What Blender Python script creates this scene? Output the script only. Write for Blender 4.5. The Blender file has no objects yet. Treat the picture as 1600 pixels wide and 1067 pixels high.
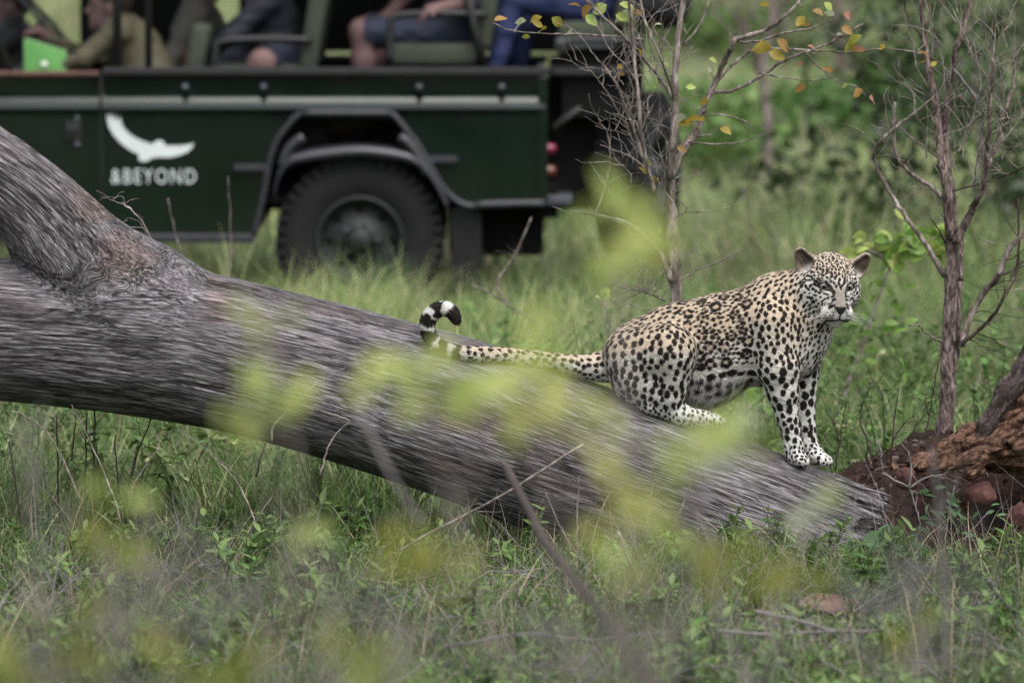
import bpy, bmesh, math, random
import numpy as np
from mathutils import Vector, Matrix

SC = bpy.context.scene
COL = SC.collection
PI = math.pi
random.seed(7)
RNG = np.random.default_rng(11)

# ------------------------------------------------------------------ camera
FPX = 8889.0                      # focal length in photo pixels (1600 wide)
CAM_H = 2.34
PITCH = math.radians(5.07)
cam_data = bpy.data.cameras.new('camera')
cam_data.sensor_width = 36.0
cam_data.lens = 36.0 * FPX / 1600.0
cam_data.clip_start = 0.1
cam_data.clip_end = 2000.0
cam_data.dof.use_dof = True
cam_data.dof.focus_distance = 18.33
cam_data.dof.aperture_fstop = 2.8
cam_data.dof.aperture_blades = 9
cam = bpy.data.objects.new('camera', cam_data)
COL.objects.link(cam)
cam.location = (0, 0, CAM_H)
cam.rotation_euler = (PI / 2 - PITCH, 0, 0)
SC.camera = cam

# ------------------------------------------------------------------ world: bright overcast sky
SUN_EL, SUN_AZ = math.radians(62), math.radians(150)
world = bpy.data.worlds.new('World')
SC.world = world
world.use_nodes = True
wn = world.node_tree
wn.nodes.clear()
sky = wn.nodes.new('ShaderNodeTexSky')
sky.sky_type = 'NISHITA'
sky.sun_disc = False
sky.sun_elevation = SUN_EL
sky.sun_rotation = SUN_AZ
sky.air_density = 1.0
sky.dust_density = 4.0
sky.ozone_density = 1.0
hs = wn.nodes.new('ShaderNodeHueSaturation')      # cloud cover greys the sky
hs.inputs['Saturation'].default_value = 0.28
bgn = wn.nodes.new('ShaderNodeBackground')
bgn.inputs['Strength'].default_value = 0.15
wo = wn.nodes.new('ShaderNodeOutputWorld')
wn.links.new(sky.outputs[0], hs.inputs['Color'])
wn.links.new(hs.outputs[0], bgn.inputs[0])
wn.links.new(bgn.outputs[0], wo.inputs[0])

sd = bpy.data.lights.new('sun', 'SUN')
sd.energy = 1.1
sd.angle = math.radians(45)
sd.color = (1.0, 0.965, 0.92)
sun = bpy.data.objects.new('sun', sd)
COL.objects.link(sun)
sun.location = (0, 0, 30)
sdir = Vector((math.sin(SUN_AZ) * math.cos(SUN_EL), math.cos(SUN_AZ) * math.cos(SUN_EL), math.sin(SUN_EL)))
sun.rotation_euler = sdir.to_track_quat('Z', 'Y').to_euler()

SC.view_settings.view_transform = 'Standard'
SC.view_settings.look = 'None'
SC.view_settings.exposure = 1.08
SC.view_settings.gamma = 1.0
SC.view_settings.use_curve_mapping = False
SC.render.engine = 'CYCLES'
SC.cycles.use_denoising = True
SC.cycles.denoising_prefilter = 'NONE'
SC.cycles.max_bounces = 6
SC.cycles.diffuse_bounces = 3
SC.cycles.glossy_bounces = 2
SC.cycles.transmission_bounces = 4
SC.cycles.transparent_max_bounces = 8

# ------------------------------------------------------------------ helpers
Y0 = 18.5                          # distance of the animal and the log
S = FPX / Y0                       # photo pixels per metre at that distance
_cp, _sp = math.cos(PITCH), math.sin(PITCH)

def W(u, v, y=Y0):
    """world point seen at photo pixel (u, v) standing at world distance y"""
    a = (u - 800.0) / FPX
    b = (533.5 - v) / FPX
    d = np.array([a, _cp + b * _sp, -_sp + b * _cp])
    t = y / d[1]
    return np.array([d[0] * t, y, CAM_H + d[2] * t])

def WL(u, v, w=0.0):
    """like W, depth given in pixels of the animal's scale behind the log's ridge"""
    return W(u, v, Y0 + w / S)

def to_px(P):
    x, y, z = P[:, 0], P[:, 1], P[:, 2] - CAM_H
    dep = y * _cp - z * _sp
    up = y * _sp + z * _cp
    return 800 + FPX * x / dep, 533.5 - FPX * up / dep

def ground_y(v):
    """distance at which flat ground shows at photo row v"""
    b = (533.5 - v) / FPX
    return CAM_H * (_cp + b * _sp) / (_sp - b * _cp)

_perm = RNG.integers(0, 2**31, 4096).astype(np.int64)
def _hash(ix, iy, iz):
    h = _perm[(ix & 4095)]
    h = _perm[((h + iy) & 4095)]
    h = _perm[((h + iz) & 4095)]
    return (h & 0xFFFF).astype(np.float32) / 65535.0 * 2 - 1

def noise3(P, scale=1.0, seed=0):
    """value noise in -1..1"""
    P = np.asarray(P, dtype=np.float64) * scale + seed * 17.31
    i = np.floor(P).astype(np.int64)
    f = (P - i)
    f = f * f * (3 - 2 * f)
    r = 0
    for dx in (0, 1):
        wx = f[:, 0] if dx else 1 - f[:, 0]
        for dy in (0, 1):
            wy = f[:, 1] if dy else 1 - f[:, 1]
            for dz in (0, 1):
                wz = f[:, 2] if dz else 1 - f[:, 2]
                r = r + wx * wy * wz * _hash(i[:, 0] + dx, i[:, 1] + dy, i[:, 2] + dz)
    return r

def fbm(P, scale=1.0, seed=0, octaves=3):
    r, a = 0, 1.0
    for o in range(octaves):
        r = r + a * noise3(P, scale * 2.03**o, seed + o * 3)
        a *= 0.5
    return r

def sstep(a, b, x):
    t = np.clip((x - a) / (b - a), 0, 1)
    return t * t * (3 - 2 * t)

def link(o, parent=None):
    COL.objects.link(o)
    if parent is not None:
        o.parent = parent
    return o

def raw_mesh(name, V, F, col=None, smooth=True, vec=None):
    """V (n,3); F list of (m,k) index arrays; col per-vertex rgb"""
    me = bpy.data.meshes.new(name)
    V = np.asarray(V, dtype=np.float32)
    if isinstance(F, np.ndarray):
        F = [F]
    F = [np.asarray(f, dtype=np.int32) for f in F if len(f)]
    nl = sum(f.size for f in F)
    npoly = sum(len(f) for f in F)
    me.vertices.add(len(V))
    me.vertices.foreach_set('co', V.ravel())
    me.loops.add(nl)
    me.loops.foreach_set('vertex_index', np.concatenate([f.ravel() for f in F]))
    me.polygons.add(npoly)
    st, tot, o = [], [], 0
    for f in F:
        k = f.shape[1]
        st.append(o + np.arange(len(f)) * k)
        tot.append(np.full(len(f), k))
        o += f.size
    me.polygons.foreach_set('loop_start', np.concatenate(st).astype(np.int32))
    me.polygons.foreach_set('loop_total', np.concatenate(tot).astype(np.int32))
    me.polygons.foreach_set('use_smooth', np.full(npoly, smooth))
    if col is not None:
        c = np.ones((len(V), 4), dtype=np.float32)
        c[:, :3] = col
        at = me.attributes.new('col', 'FLOAT_COLOR', 'POINT')
        at.data.foreach_set('color', c.ravel())
    if vec is not None:
        at = me.attributes.new('grain', 'FLOAT_VECTOR', 'POINT')
        at.data.foreach_set('vector', np.asarray(vec, dtype=np.float32).ravel())
    me.update(calc_edges=True)
    me.validate()
    return me

def mesh_obj(name, me, mat=None, parent=None):
    o = bpy.data.objects.new(name, me)
    if mat is not None:
        if len(me.materials) == 0:
            me.materials.append(mat)
    return link(o, parent)

def tag(o, label, cat, group=None, kind=None):
    o['label'] = label
    o['category'] = cat
    if group:
        o['group'] = group
    if kind:
        o['kind'] = kind
    return o

def empty(name, loc=(0, 0, 0), label=None, cat=None, group=None, rz=0.0):
    o = bpy.data.objects.new(name, None)
    o.empty_display_size = 0.1
    link(o)
    o.location = loc
    o.rotation_euler.z = rz
    if label:
        tag(o, label, cat, group)
    return o

class MB:
    """collects pieces of one mesh"""
    def __init__(self):
        self.V, self.F, self.C, self.n = [], [], [], 0
    def add(self, V, F, col=(1, 1, 1)):
        V = np.asarray(V, dtype=np.float64)
        if isinstance(F, np.ndarray):
            F = [F]
        for f in F:
            if len(f):
                self.F.append(np.asarray(f) + self.n)
        self.V.append(V)
        c = np.asarray(col, dtype=np.float64)
        if c.ndim == 1:
            c = np.tile(c, (len(V), 1))
        self.C.append(c)
        self.n += len(V)
        return self
    def box(self, x0, x1, y0, y1, z0, z1, col=(1, 1, 1), M=None, bev=0.0):
        if bev > 0:
            b = bev
            V, F = rbox(x0, x1, y0, y1, z0, z1, b)
        else:
            V = np.array([[x, y, z] for x in (x0, x1) for y in (y0, y1) for z in (z0, z1)], float)
            F = np.array([[0, 1, 3, 2], [4, 6, 7, 5], [0, 4, 5, 1], [2, 3, 7, 6], [0, 2, 6, 4], [1, 5, 7, 3]])
        if M is not None:
            V = V @ np.array(M)[:3, :3].T + np.array(M)[:3, 3]
        return self.add(V, F, col)
    def tube(self, pts, rad, sides=8, col=(1, 1, 1), cap=True):
        V, F = tube(pts, rad, sides, cap)
        return self.add(V, F, col)
    def build(self, name, mat=None, parent=None, smooth=True, org=None):
        V = np.concatenate(self.V)
        by = {}
        for f in self.F:
            by.setdefault(f.shape[1], []).append(f)
        F = [np.concatenate(x) for x in by.values()]
        if org is not None:
            V = V - np.asarray(org)
        me = raw_mesh(name, V, F, np.concatenate(self.C), smooth)
        o = mesh_obj(name, me, mat, parent)
        if org is not None:
            o.location = tuple(org)
        return o

def rbox(x0, x1, y0, y1, z0, z1, b):
    bm = bmesh.new()
    bmesh.ops.create_cube(bm, size=1.0)
    for v in bm.verts:
        v.co.x = x0 + (v.co.x + .5) * (x1 - x0)
        v.co.y = y0 + (v.co.y + .5) * (y1 - y0)
        v.co.z = z0 + (v.co.z + .5) * (z1 - z0)
    bmesh.ops.bevel(bm, geom=bm.edges[:], offset=b, segments=2, affect='EDGES', profile=0.6)
    bm.verts.index_update()
    V = np.array([v.co[:] for v in bm.verts])
    F = {}
    for f in bm.faces:
        F.setdefault(len(f.verts), []).append([v.index for v in f.verts])
    bm.free()
    return V, [np.array(x) for x in F.values()]

def tube(pts, rad, sides=8, cap=True):
    P = np.asarray(pts, float)
    n = len(P)
    R = np.full(n, rad, float) if np.isscalar(rad) else np.asarray(rad, float)
    T = np.gradient(P, axis=0)
    T /= np.linalg.norm(T, axis=1)[:, None] + 1e-12
    ref = np.array([0, 0, 1.0]) if abs(T[0][2]) < 0.9 else np.array([1.0, 0, 0])
    A = np.zeros((n, 3))
    a = np.cross(T[0], ref)
    for i in range(n):
        a = a - T[i] * a.dot(T[i])
        a /= np.linalg.norm(a) + 1e-12
        A[i] = a
    B = np.cross(T, A)
    ang = np.linspace(0, 2 * PI, sides, endpoint=False)
    V = P[:, None, :] + R[:, None, None] * (np.cos(ang)[None, :, None] * A[:, None, :] + np.sin(ang)[None, :, None] * B[:, None, :])
    V = V.reshape(-1, 3)
    i = np.arange(n - 1)[:, None] * sides
    j = np.arange(sides)[None, :]
    jn = (j + 1) % sides
    F = [np.stack([i + j, i + jn, i + sides + jn, i + sides + j], -1).reshape(-1, 4)]
    if cap:
        V = np.vstack([V, P[0], P[-1]])
        c0, c1 = n * sides, n * sides + 1
        jj = np.arange(sides)
        F.append(np.stack([np.full(sides, c0), (jj + 1) % sides, jj], -1))
        F.append(np.stack([np.full(sides, c1), (n - 1) * sides + jj, (n - 1) * sides + (jj + 1) % sides], -1))
    return V, F

def crom(P, n):
    """Catmull-Rom through rows of P, n samples per span"""
    P = np.asarray(P, float)
    Q = np.vstack([2 * P[0] - P[1], P, 2 * P[-1] - P[-2]])
    out = []
    t = np.linspace(0, 1, n, endpoint=False)[:, None]
    for k in range(1, len(Q) - 2):
        a, b, c, d = Q[k - 1], Q[k], Q[k + 1], Q[k + 2]
        out.append(0.5 * (2 * b + (c - a) * t + (2 * a - 5 * b + 4 * c - d) * t**2 + (3 * b - a - 3 * c + d) * t**3))
    out.append(P[-1][None])
    return np.concatenate(out)

def lathe(prof, seg=24, axis='y'):
    """prof rows (radius, along)"""
    P = np.asarray(prof, float)
    n = len(P)
    a = np.linspace(0, 2 * PI, seg, endpoint=False)
    c, s = np.cos(a), np.sin(a)
    r = P[:, 0][:, None]
    h = np.repeat(P[:, 1][:, None], seg, 1)
    if axis == 'y':
        V = np.stack([r * c, h, r * s], -1)
    elif axis == 'x':
        V = np.stack([h, r * c, r * s], -1)
    else:
        V = np.stack([r * c, r * s, h], -1)
    i = np.arange(n - 1)[:, None] * seg
    j = np.arange(seg)[None, :]
    jn = (j + 1) % seg
    F = np.stack([i + j, i + jn, i + seg + jn, i + seg + j], -1).reshape(-1, 4)
    return V.reshape(-1, 3), F

# ---------------- signed distance modelling (round cones and ellipsoids blended smoothly, then meshed)
def rcone(P, a, b, r1, r2):
    ba = b - a
    l2 = ba.dot(ba)
    if l2 < 1e-10:
        return np.linalg.norm(P - a, axis=-1) - max(r1, r2)
    rr = r1 - r2
    a2 = l2 - rr * rr
    if a2 <= 0:
        return np.linalg.norm(P - (a if r1 > r2 else b), axis=-1) - max(r1, r2)
    il2 = 1.0 / l2
    pa = P - a
    y = pa @ ba
    z = y - l2
    q = pa * l2 - ba * y[..., None]
    x2 = (q * q).sum(-1)
    y2 = y * y * l2
    z2 = z * z * l2
    k = np.sign(rr) * rr * rr * x2
    d = (np.sqrt(x2 * a2 * il2) + y * rr) * il2 - r1
    m1 = np.sign(z) * a2 * z2 > k
    m2 = np.sign(y) * a2 * y2 < k
    d = np.where(m2, np.sqrt(x2 + y2) * il2 - r1, d)
    d = np.where(m1, np.sqrt(x2 + z2) * il2 - r2, d)
    return d

def ellip(P, c, r, R=None):
    q = P - c
    if R is not None:
        q = q @ R          # columns of R are the local axes
    k0 = np.sqrt(((q / r)**2).sum(-1))
    k1 = np.sqrt(((q / (r * r))**2).sum(-1)) + 1e-9
    return k0 * (k0 - 1.0) / k1

class SDF:
    def __init__(self):
        self.pr = []
    def cone(self, a, b, r1, r2, k, ws=1.0, lab=0, op='+'):
        self.pr.append(('c', np.array(a, float), np.array(b, float), r1, r2, k, ws, lab, op))
    def ell(self, c, r, R=None, k=0.01, lab=0, op='+'):
        self.pr.append(('e', np.array(c, float), np.array(r, float), R, None, k, 1.0, lab, op))
    def dist(self, p, P):
        if p[0] == 'c':
            a, b, ws = p[1], p[2], p[6]
            if ws != 1.0:
                yc = 0.5 * (a[1] + b[1])
                P = P.copy(); a = a.copy(); b = b.copy()
                P[..., 1] = yc + (P[..., 1] - yc) * ws
                a[1] = yc + (a[1] - yc) * ws
                b[1] = yc + (b[1] - yc) * ws
            return rcone(P, a, b, p[3], p[4])
        return ellip(P, p[1], p[2], p[3])
    def bounds(self, p):
        if p[0] == 'c':
            r = max(p[3], p[4])
            return np.minimum(p[1], p[2]) - r, np.maximum(p[1], p[2]) + r
        r = max(p[2])
        return p[1] - r, p[1] + r
    @staticmethod
    def comb(F, d, k, op):
        if op == '+':
            h = np.maximum(k - np.abs(F - d), 0) / k
            return np.minimum(F, d) - h * h * k * 0.25
        h = np.maximum(k - np.abs(F + d), 0) / k
        return np.maximum(F, -d) + h * h * k * 0.25
    def at(self, P):
        F = np.full(P.shape[:-1], 10.0)
        for p in self.pr:
            F = self.comb(F, self.dist(p, P), p[5], p[8])
        return F
    def labels(self, V):
        best = np.full(len(V), 1e9)
        lab = np.zeros(len(V), int)
        for p in self.pr:
            if p[8] != '+':
                continue
            d = self.dist(p, V)
            m = d < best
            best[m] = d[m]
            lab[m] = p[7]
        return lab
    def mesh(self, h, post=None):
        los, his = zip(*[self.bounds(p) for p in self.pr if p[8] == '+'])
        lo = np.min(los, axis=0) - 4 * h - 0.012
        hi = np.max(his, axis=0) + 4 * h + 0.012
        n = np.ceil((hi - lo) / h).astype(int) + 1
        F = np.full(n, 1.0, dtype=np.float32)
        ax = [lo[i] + np.arange(n[i]) * h for i in range(3)]
        for p in self.pr:
            a, b = self.bounds(p)
            m = p[5] + 3 * h + 0.01
            i0 = np.clip(np.floor((a - m - lo) / h).astype(int), 0, n - 1)
            i1 = np.clip(np.ceil((b + m - lo) / h).astype(int) + 1, 1, n)
            sl = tuple(slice(i0[i], i1[i]) for i in range(3))
            G = np.stack(np.meshgrid(*[ax[i][sl[i]] for i in range(3)], indexing='ij'), -1)
            F[sl] = self.comb(F[sl], self.dist(p, G), p[5], p[8])
        if post is not None:
            F = post(F, ax)
        return surface_nets(F, lo, h)

_CORN = [(x, y, z) for x in (0, 1) for y in (0, 1) for z in (0, 1)]
_EDG = [(a, b) for a in range(8) for b in range(a + 1, 8) if sum(abs(_CORN[a][i] - _CORN[b][i]) for i in range(3)) == 1]
def surface_nets(F, lo, h):
    ins = F < 0
    cnt = np.zeros(tuple(s - 1 for s in F.shape), dtype=np.int8)
    sh = F.shape
    for c in _CORN:
        cnt += ins[c[0]:sh[0] - 1 + c[0], c[1]:sh[1] - 1 + c[1], c[2]:sh[2] - 1 + c[2]]
    act = (cnt > 0) & (cnt < 8)
    I = np.argwhere(act)
    idx = np.full(act.shape, -1, dtype=np.int32)
    idx[act] = np.arange(len(I))
    vals = [F[I[:, 0] + c[0], I[:, 1] + c[1], I[:, 2] + c[2]] for c in _CORN]
    acc = np.zeros((len(I), 3))
    num = np.zeros(len(I))
    for a, b in _EDG:
        fa, fb = vals[a], vals[b]
        m = (fa < 0) != (fb < 0)
        t = np.where(m, fa / np.where(m, fa - fb, 1), 0)
        ca, cb = np.array(_CORN[a], float), np.array(_CORN[b], float)
        acc += np.where(m[:, None], ca + t[:, None] * (cb - ca), 0)
        num += m
    V = lo + (I + acc / num[:, None]) * h
    Fs = []
    for d in range(3):
        e, f = [(1, 2), (2, 0), (0, 1)][d]
        s0 = [slice(None)] * 3; s1 = [slice(None)] * 3
        s0[d] = slice(0, -1); s1[d] = slice(1, None)
        A, B = ins[tuple(s0)], ins[tuple(s1)]
        X = np.argwhere(A != B)
        X = X[(X[:, e] > 0) & (X[:, f] > 0) & (X[:, e] < sh[e] - 1) & (X[:, f] < sh[f] - 1)]
        fl = A[X[:, 0], X[:, 1], X[:, 2]]
        def cell(de, df):
            Y = X.copy(); Y[:, e] += de; Y[:, f] += df
            return idx[Y[:, 0], Y[:, 1], Y[:, 2]]
        q = np.stack([cell(-1, -1), cell(0, -1), cell(0, 0), cell(-1, 0)], -1)
        q = np.where(fl[:, None], q, q[:, ::-1])
        Fs.append(q)
    return V, np.concatenate(Fs)

def vnormals(V, F):
    a, b, c, d = V[F[:, 0]], V[F[:, 1]], V[F[:, 2]], V[F[:, 3]]
    fn = np.cross(c - a, d - b)
    N = np.zeros_like(V)
    for i in range(4):
        np.add.at(N, F[:, i], fn)
    return N / (np.linalg.norm(N, axis=1)[:, None] + 1e-12)

def relax(V, F, it=2, lam=0.5):
    n = len(V)
    E = np.concatenate([F[:, [0, 1]], F[:, [1, 2]], F[:, [2, 3]], F[:, [3, 0]]])
    deg = np.bincount(E.ravel(), minlength=n).astype(float)
    for _ in range(it):
        A = np.zeros_like(V)
        for k in range(3):
            A[:, k] = np.bincount(E[:, 0], weights=V[E[:, 1], k], minlength=n) + np.bincount(E[:, 1], weights=V[E[:, 0], k], minlength=n)
        V = V + lam * (A / deg[:, None] - V)
    return V

def quad_subdiv(V, F):
    E = np.stack([F, np.roll(F, -1, 1)], -1).reshape(-1, 2)
    Es = np.sort(E, 1)
    key = Es[:, 0].astype(np.int64) * len(V) + Es[:, 1]
    uq, inv = np.unique(key, return_inverse=True)
    e0, e1 = uq // len(V), uq % len(V)
    n = len(V)
    V2 = np.concatenate([V, (V[e0] + V[e1]) / 2, V[F].mean(1)])
    ei = inv.reshape(-1, 4) + n
    fc = np.arange(len(F)) + n + len(uq)
    out = [np.stack([F[:, k], ei[:, k], fc, ei[:, k - 1]], -1) for k in range(4)]
    return V2, np.concatenate(out)

# ------------------------------------------------------------------ materials
class NT:
    def __init__(self, name):
        self.m = bpy.data.materials.new(name)
        self.m.use_nodes = True
        self.t = self.m.node_tree
        self.t.nodes.clear()
        self.out = self.n('ShaderNodeOutputMaterial')
    def n(self, typ, **kw):
        nd = self.t.nodes.new(typ)
        for k, v in kw.items():
            setattr(nd, k, v)
        return nd
    def l(self, a, b):
        self.t.links.new(a, b)
    def val(self, sock, v):
        sock.default_value = v
    def noise(self, vec, scale, detail=4, rough=0.55, dist=0.0):
        t = self.n('ShaderNodeTexNoise')
        t.inputs['Scale'].default_value = scale
        t.inputs['Detail'].default_value = detail
        t.inputs['Roughness'].default_value = rough
        t.inputs['Distortion'].default_value = dist
        if vec is not None:
            self.l(vec, t.inputs['Vector'])
        return t.outputs[0]
    def ramp(self, fac, stops):
        r = self.n('ShaderNodeValToRGB')
        el = r.color_ramp.elements
        while len(el) < len(stops):
            el.new(0.5)
        for e, (p, c) in zip(el, stops):
            e.position = p
            e.color = (*c, 1) if len(c) == 3 else c
        self.l(fac, r.inputs[0])
        return r.outputs[0]
    def mix(self, fac, a, b, mode='MIX'):
        m = self.n('ShaderNodeMix', data_type='RGBA', blend_type=mode)
        for s, x in ((m.inputs[0], fac), (m.inputs[6], a), (m.inputs[7], b)):
            if isinstance(x, (int, float)):
                s.default_value = x
            elif isinstance(x, tuple):
                s.default_value = (*x, 1)
            else:
                self.l(x, s)
        return m.outputs[2]
    def math(self, op, a, b=0.0):
        m = self.n('ShaderNodeMath', operation=op)
        for s, x in ((m.inputs[0], a), (m.inputs[1], b)):
            if isinstance(x, (int, float)):
                s.default_value = x
            else:
                self.l(x, s)
        return m.outputs[0]
    def attr(self, name):
        return self.n('ShaderNodeAttribute', attribute_name=name)
    def mapping(self, vec, scale=(1, 1, 1), loc=(0, 0, 0)):
        m = self.n('ShaderNodeMapping')
        m.inputs['Scale'].default_value = scale
        m.inputs['Location'].default_value = loc
        self.l(vec, m.inputs['Vector'])
        return m.outputs[0]
    def bump(self, h, strength=0.4, dist=0.01):
        b = self.n('ShaderNodeBump')
        b.inputs['Strength'].default_value = strength
        b.inputs['Distance'].default_value = dist
        self.l(h, b.inputs['Height'])
        return b.outputs[0]
    def bsdf(self, color, rough=0.6, metal=0.0, normal=None, spec=0.5, trans=None, sheen=0.0):
        p = self.n('ShaderNodeBsdfPrincipled')
        if isinstance(color, tuple):
            p.inputs['Base Color'].default_value = (*color, 1)
        else:
            self.l(color, p.inputs['Base Color'])
        if isinstance(rough, (int, float)):
            p.inputs['Roughness'].default_value = rough
        else:
            self.l(rough, p.inputs['Roughness'])
        p.inputs['Metallic'].default_value = metal
        p.inputs['Specular IOR Level'].default_value = spec
        p.inputs['Sheen Weight'].default_value = sheen
        if normal is not None:
            self.l(normal, p.inputs['Normal'])
        o = p.outputs[0]
        if trans:
            tr = self.n('ShaderNodeBsdfTranslucent')
            if isinstance(color, tuple):
                tr.inputs[0].default_value = (*color, 1)
            else:
                self.l(color, tr.inputs[0])
            mx = self.n('ShaderNodeMixShader')
            mx.inputs[0].default_value = trans
            self.l(o, mx.inputs[1])
            self.l(tr.outputs[0], mx.inputs[2])
            o = mx.outputs[0]
        self.l(o, self.out.inputs['Surface'])
        return self.m

def simple_mat(name, color, rough=0.6, metal=0.0, spec=0.5, var=0.25, scale=18.0, bump=0.0):
    t = NT(name)
    tc = t.n('ShaderNodeTexCoord').outputs['Object']
    nz = t.noise(tc, scale, 5)
    lo = tuple(max(0, c * (1 - var)) for c in color)
    hi = tuple(min(1, c * (1 + var)) for c in color)
    c = t.ramp(nz, [(0.3, lo), (0.7, hi)])
    rg = t.math('ADD', t.math('MULTIPLY', nz, 0.25), rough - 0.12)
    nrm = t.bump(t.noise(tc, scale * 6, 4), bump, 0.004) if bump else None
    return t.bsdf(c, rg, metal, nrm, spec)

def attr_mat(name, rough=0.7, spec=0.3, var=0.2, scale=40.0, trans=None, rnd=0.0, sheen=0.0):
    """colour comes from the mesh's own 'col' attribute, broken up by noise"""
    t = NT(name)
    a = t.attr('col').outputs['Color']
    tc = t.n('ShaderNodeTexCoord').outputs['Object']
    nz = t.noise(tc, scale, 3)
    f = t.math('ADD', t.math('MULTIPLY', nz, 2 * var), 1 - var)
    if rnd:
        oi = t.n('ShaderNodeObjectInfo').outputs['Random']
        f = t.math('MULTIPLY', f, t.math('ADD', t.math('MULTIPLY', oi, 2 * rnd), 1 - rnd))
    c = t.n('ShaderNodeVectorMath', operation='SCALE')
    t.l(a, c.inputs[0])
    t.l(f, c.inputs['Scale'])
    return t.bsdf(c.outputs[0], rough, 0.0, None, spec, trans, sheen)
# ================================================================== ground, mound, fallen log, root, stones
def mound_h(x, y):
    c = (x - 1.62) / 0.62
    side = np.exp(-np.maximum(0, np.abs(c) - 0.25)**2 * 2.2)
    front = sstep(18.42, 18.86, y)
    back = 1 - sstep(19.3, 20.6, y)
    return 0.29 * side * front * back

def gz(x, y):
    x = np.atleast_1d(np.asarray(x, float)); y = np.atleast_1d(np.asarray(y, float))
    P = np.stack([x, y, np.zeros_like(x)], -1)
    far = sstep(26, 60, y)
    r = 0.028 * noise3(P, 1.1, 1) + 0.012 * noise3(P, 4.0, 2) + far * 0.25 * noise3(P, 0.09, 5)
    return r

def build_ground():
    xs = np.concatenate([-np.geomspace(160, 5, 24), np.linspace(-4.6, 4.6, 93), np.geomspace(5, 160, 24)])
    ys = np.concatenate([np.linspace(-40, 12, 14), np.linspace(12.4, 32, 160), np.geomspace(32.5, 420, 60)])
    X, Y = np.meshgrid(xs, ys, indexing='ij')
    V = np.stack([X.ravel(), Y.ravel(), gz(X.ravel(), Y.ravel())], -1)
    n, m = X.shape
    i = np.arange(n - 1)[:, None] * m + np.arange(m - 1)[None, :]
    F = np.stack([i, i + m, i + m + 1, i + 1], -1).reshape(-1, 4)
    t = NT('ground_soil')
    tc = t.n('ShaderNodeTexCoord').outputs['Object']
    big = t.noise(tc, 0.5, 4)
    fine = t.noise(tc, 14, 5)
    c1 = t.ramp(fine, [(0.3, (0.028, 0.024, 0.016)), (0.6, (0.06, 0.06, 0.03)), (0.8, (0.10, 0.085, 0.055))])
    c2 = t.ramp(fine, [(0.3, (0.03, 0.045, 0.015)), (0.7, (0.07, 0.10, 0.035))])
    c = t.mix(t.ramp(big, [(0.4, (0, 0, 0)), (0.6, (1, 1, 1))]), c1, c2)
    m_ = t.bsdf(c, 0.95, 0, t.bump(fine, 0.6, 0.02), 0.2)
    o = mesh_obj('ground', raw_mesh('ground', V, F), m_)
    o['kind'] = 'structure'
build_ground()

# ---------------- fallen log
TRUNK = [(-420, 503, 40, 104), (-200, 505, 30, 108), (0, 514, 20, 110), (150, 527, 15, 112), (300, 543, 8, 117), (450, 577, 0, 118),
         (599, 618, 0, 120), (747, 664, 0, 124), (897, 722, 0, 126), (1047, 776, 0, 124), (1200, 832, 0, 120), (1330, 872, 0, 112), (1520, 930, 0, 104)]
LIMB = [(-230, 110, -10, 50), (-145, 176, -8, 52), (-70, 230, -5, 54), (8, 284, 0, 57), (75, 345, 2, 64), (140, 425, 4, 84), (240, 505, 6, 110)]
def spline_pts(tab, n=6):
    P = np.array([list(WL(u, v, w)) + [r / S] for u, v, w, r in tab])
    return crom(P, n)
TR, LB = spline_pts(TRUNK), spline_pts(LIMB)
LOG = SDF()
for A in (TR, LB):
    for i in range(len(A) - 1):
        LOG.cone(A[i, :3], A[i + 1, :3], A[i, 3], A[i + 1, 3], 0.045 if A is LB else 0.02)

def log_dist(P):
    return LOG.at(np.asarray(P, float))

def curve_frame(A, V):
    """along-length, across and depth coordinates round a curve in the x-z plane"""
    P = A[:, :3]
    seg = P[1:] - P[:-1]
    L = np.linalg.norm(seg, axis=1)
    s0 = np.concatenate([[0], np.cumsum(L)])
    bd = np.full(len(V), 1e9); s = np.zeros(len(V)); e1 = np.zeros(len(V)); e2 = np.zeros(len(V))
    for i in range(len(seg)):
        t = np.clip(((V - P[i]) @ seg[i]) / L[i]**2, 0, 1)
        Q = P[i] + t[:, None] * seg[i]
        d = np.linalg.norm(V - Q, axis=1)
        m = d < bd
        T = seg[i] / L[i]
        N = np.array([-T[2], 0, T[0]])
        bd[m] = d[m]; s[m] = (s0[i] + t * L[i])[m]
        e1[m] = ((V - Q) @ N)[m]; e2[m] = (V - Q)[m, 1]
    return s, e1, e2, bd

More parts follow.
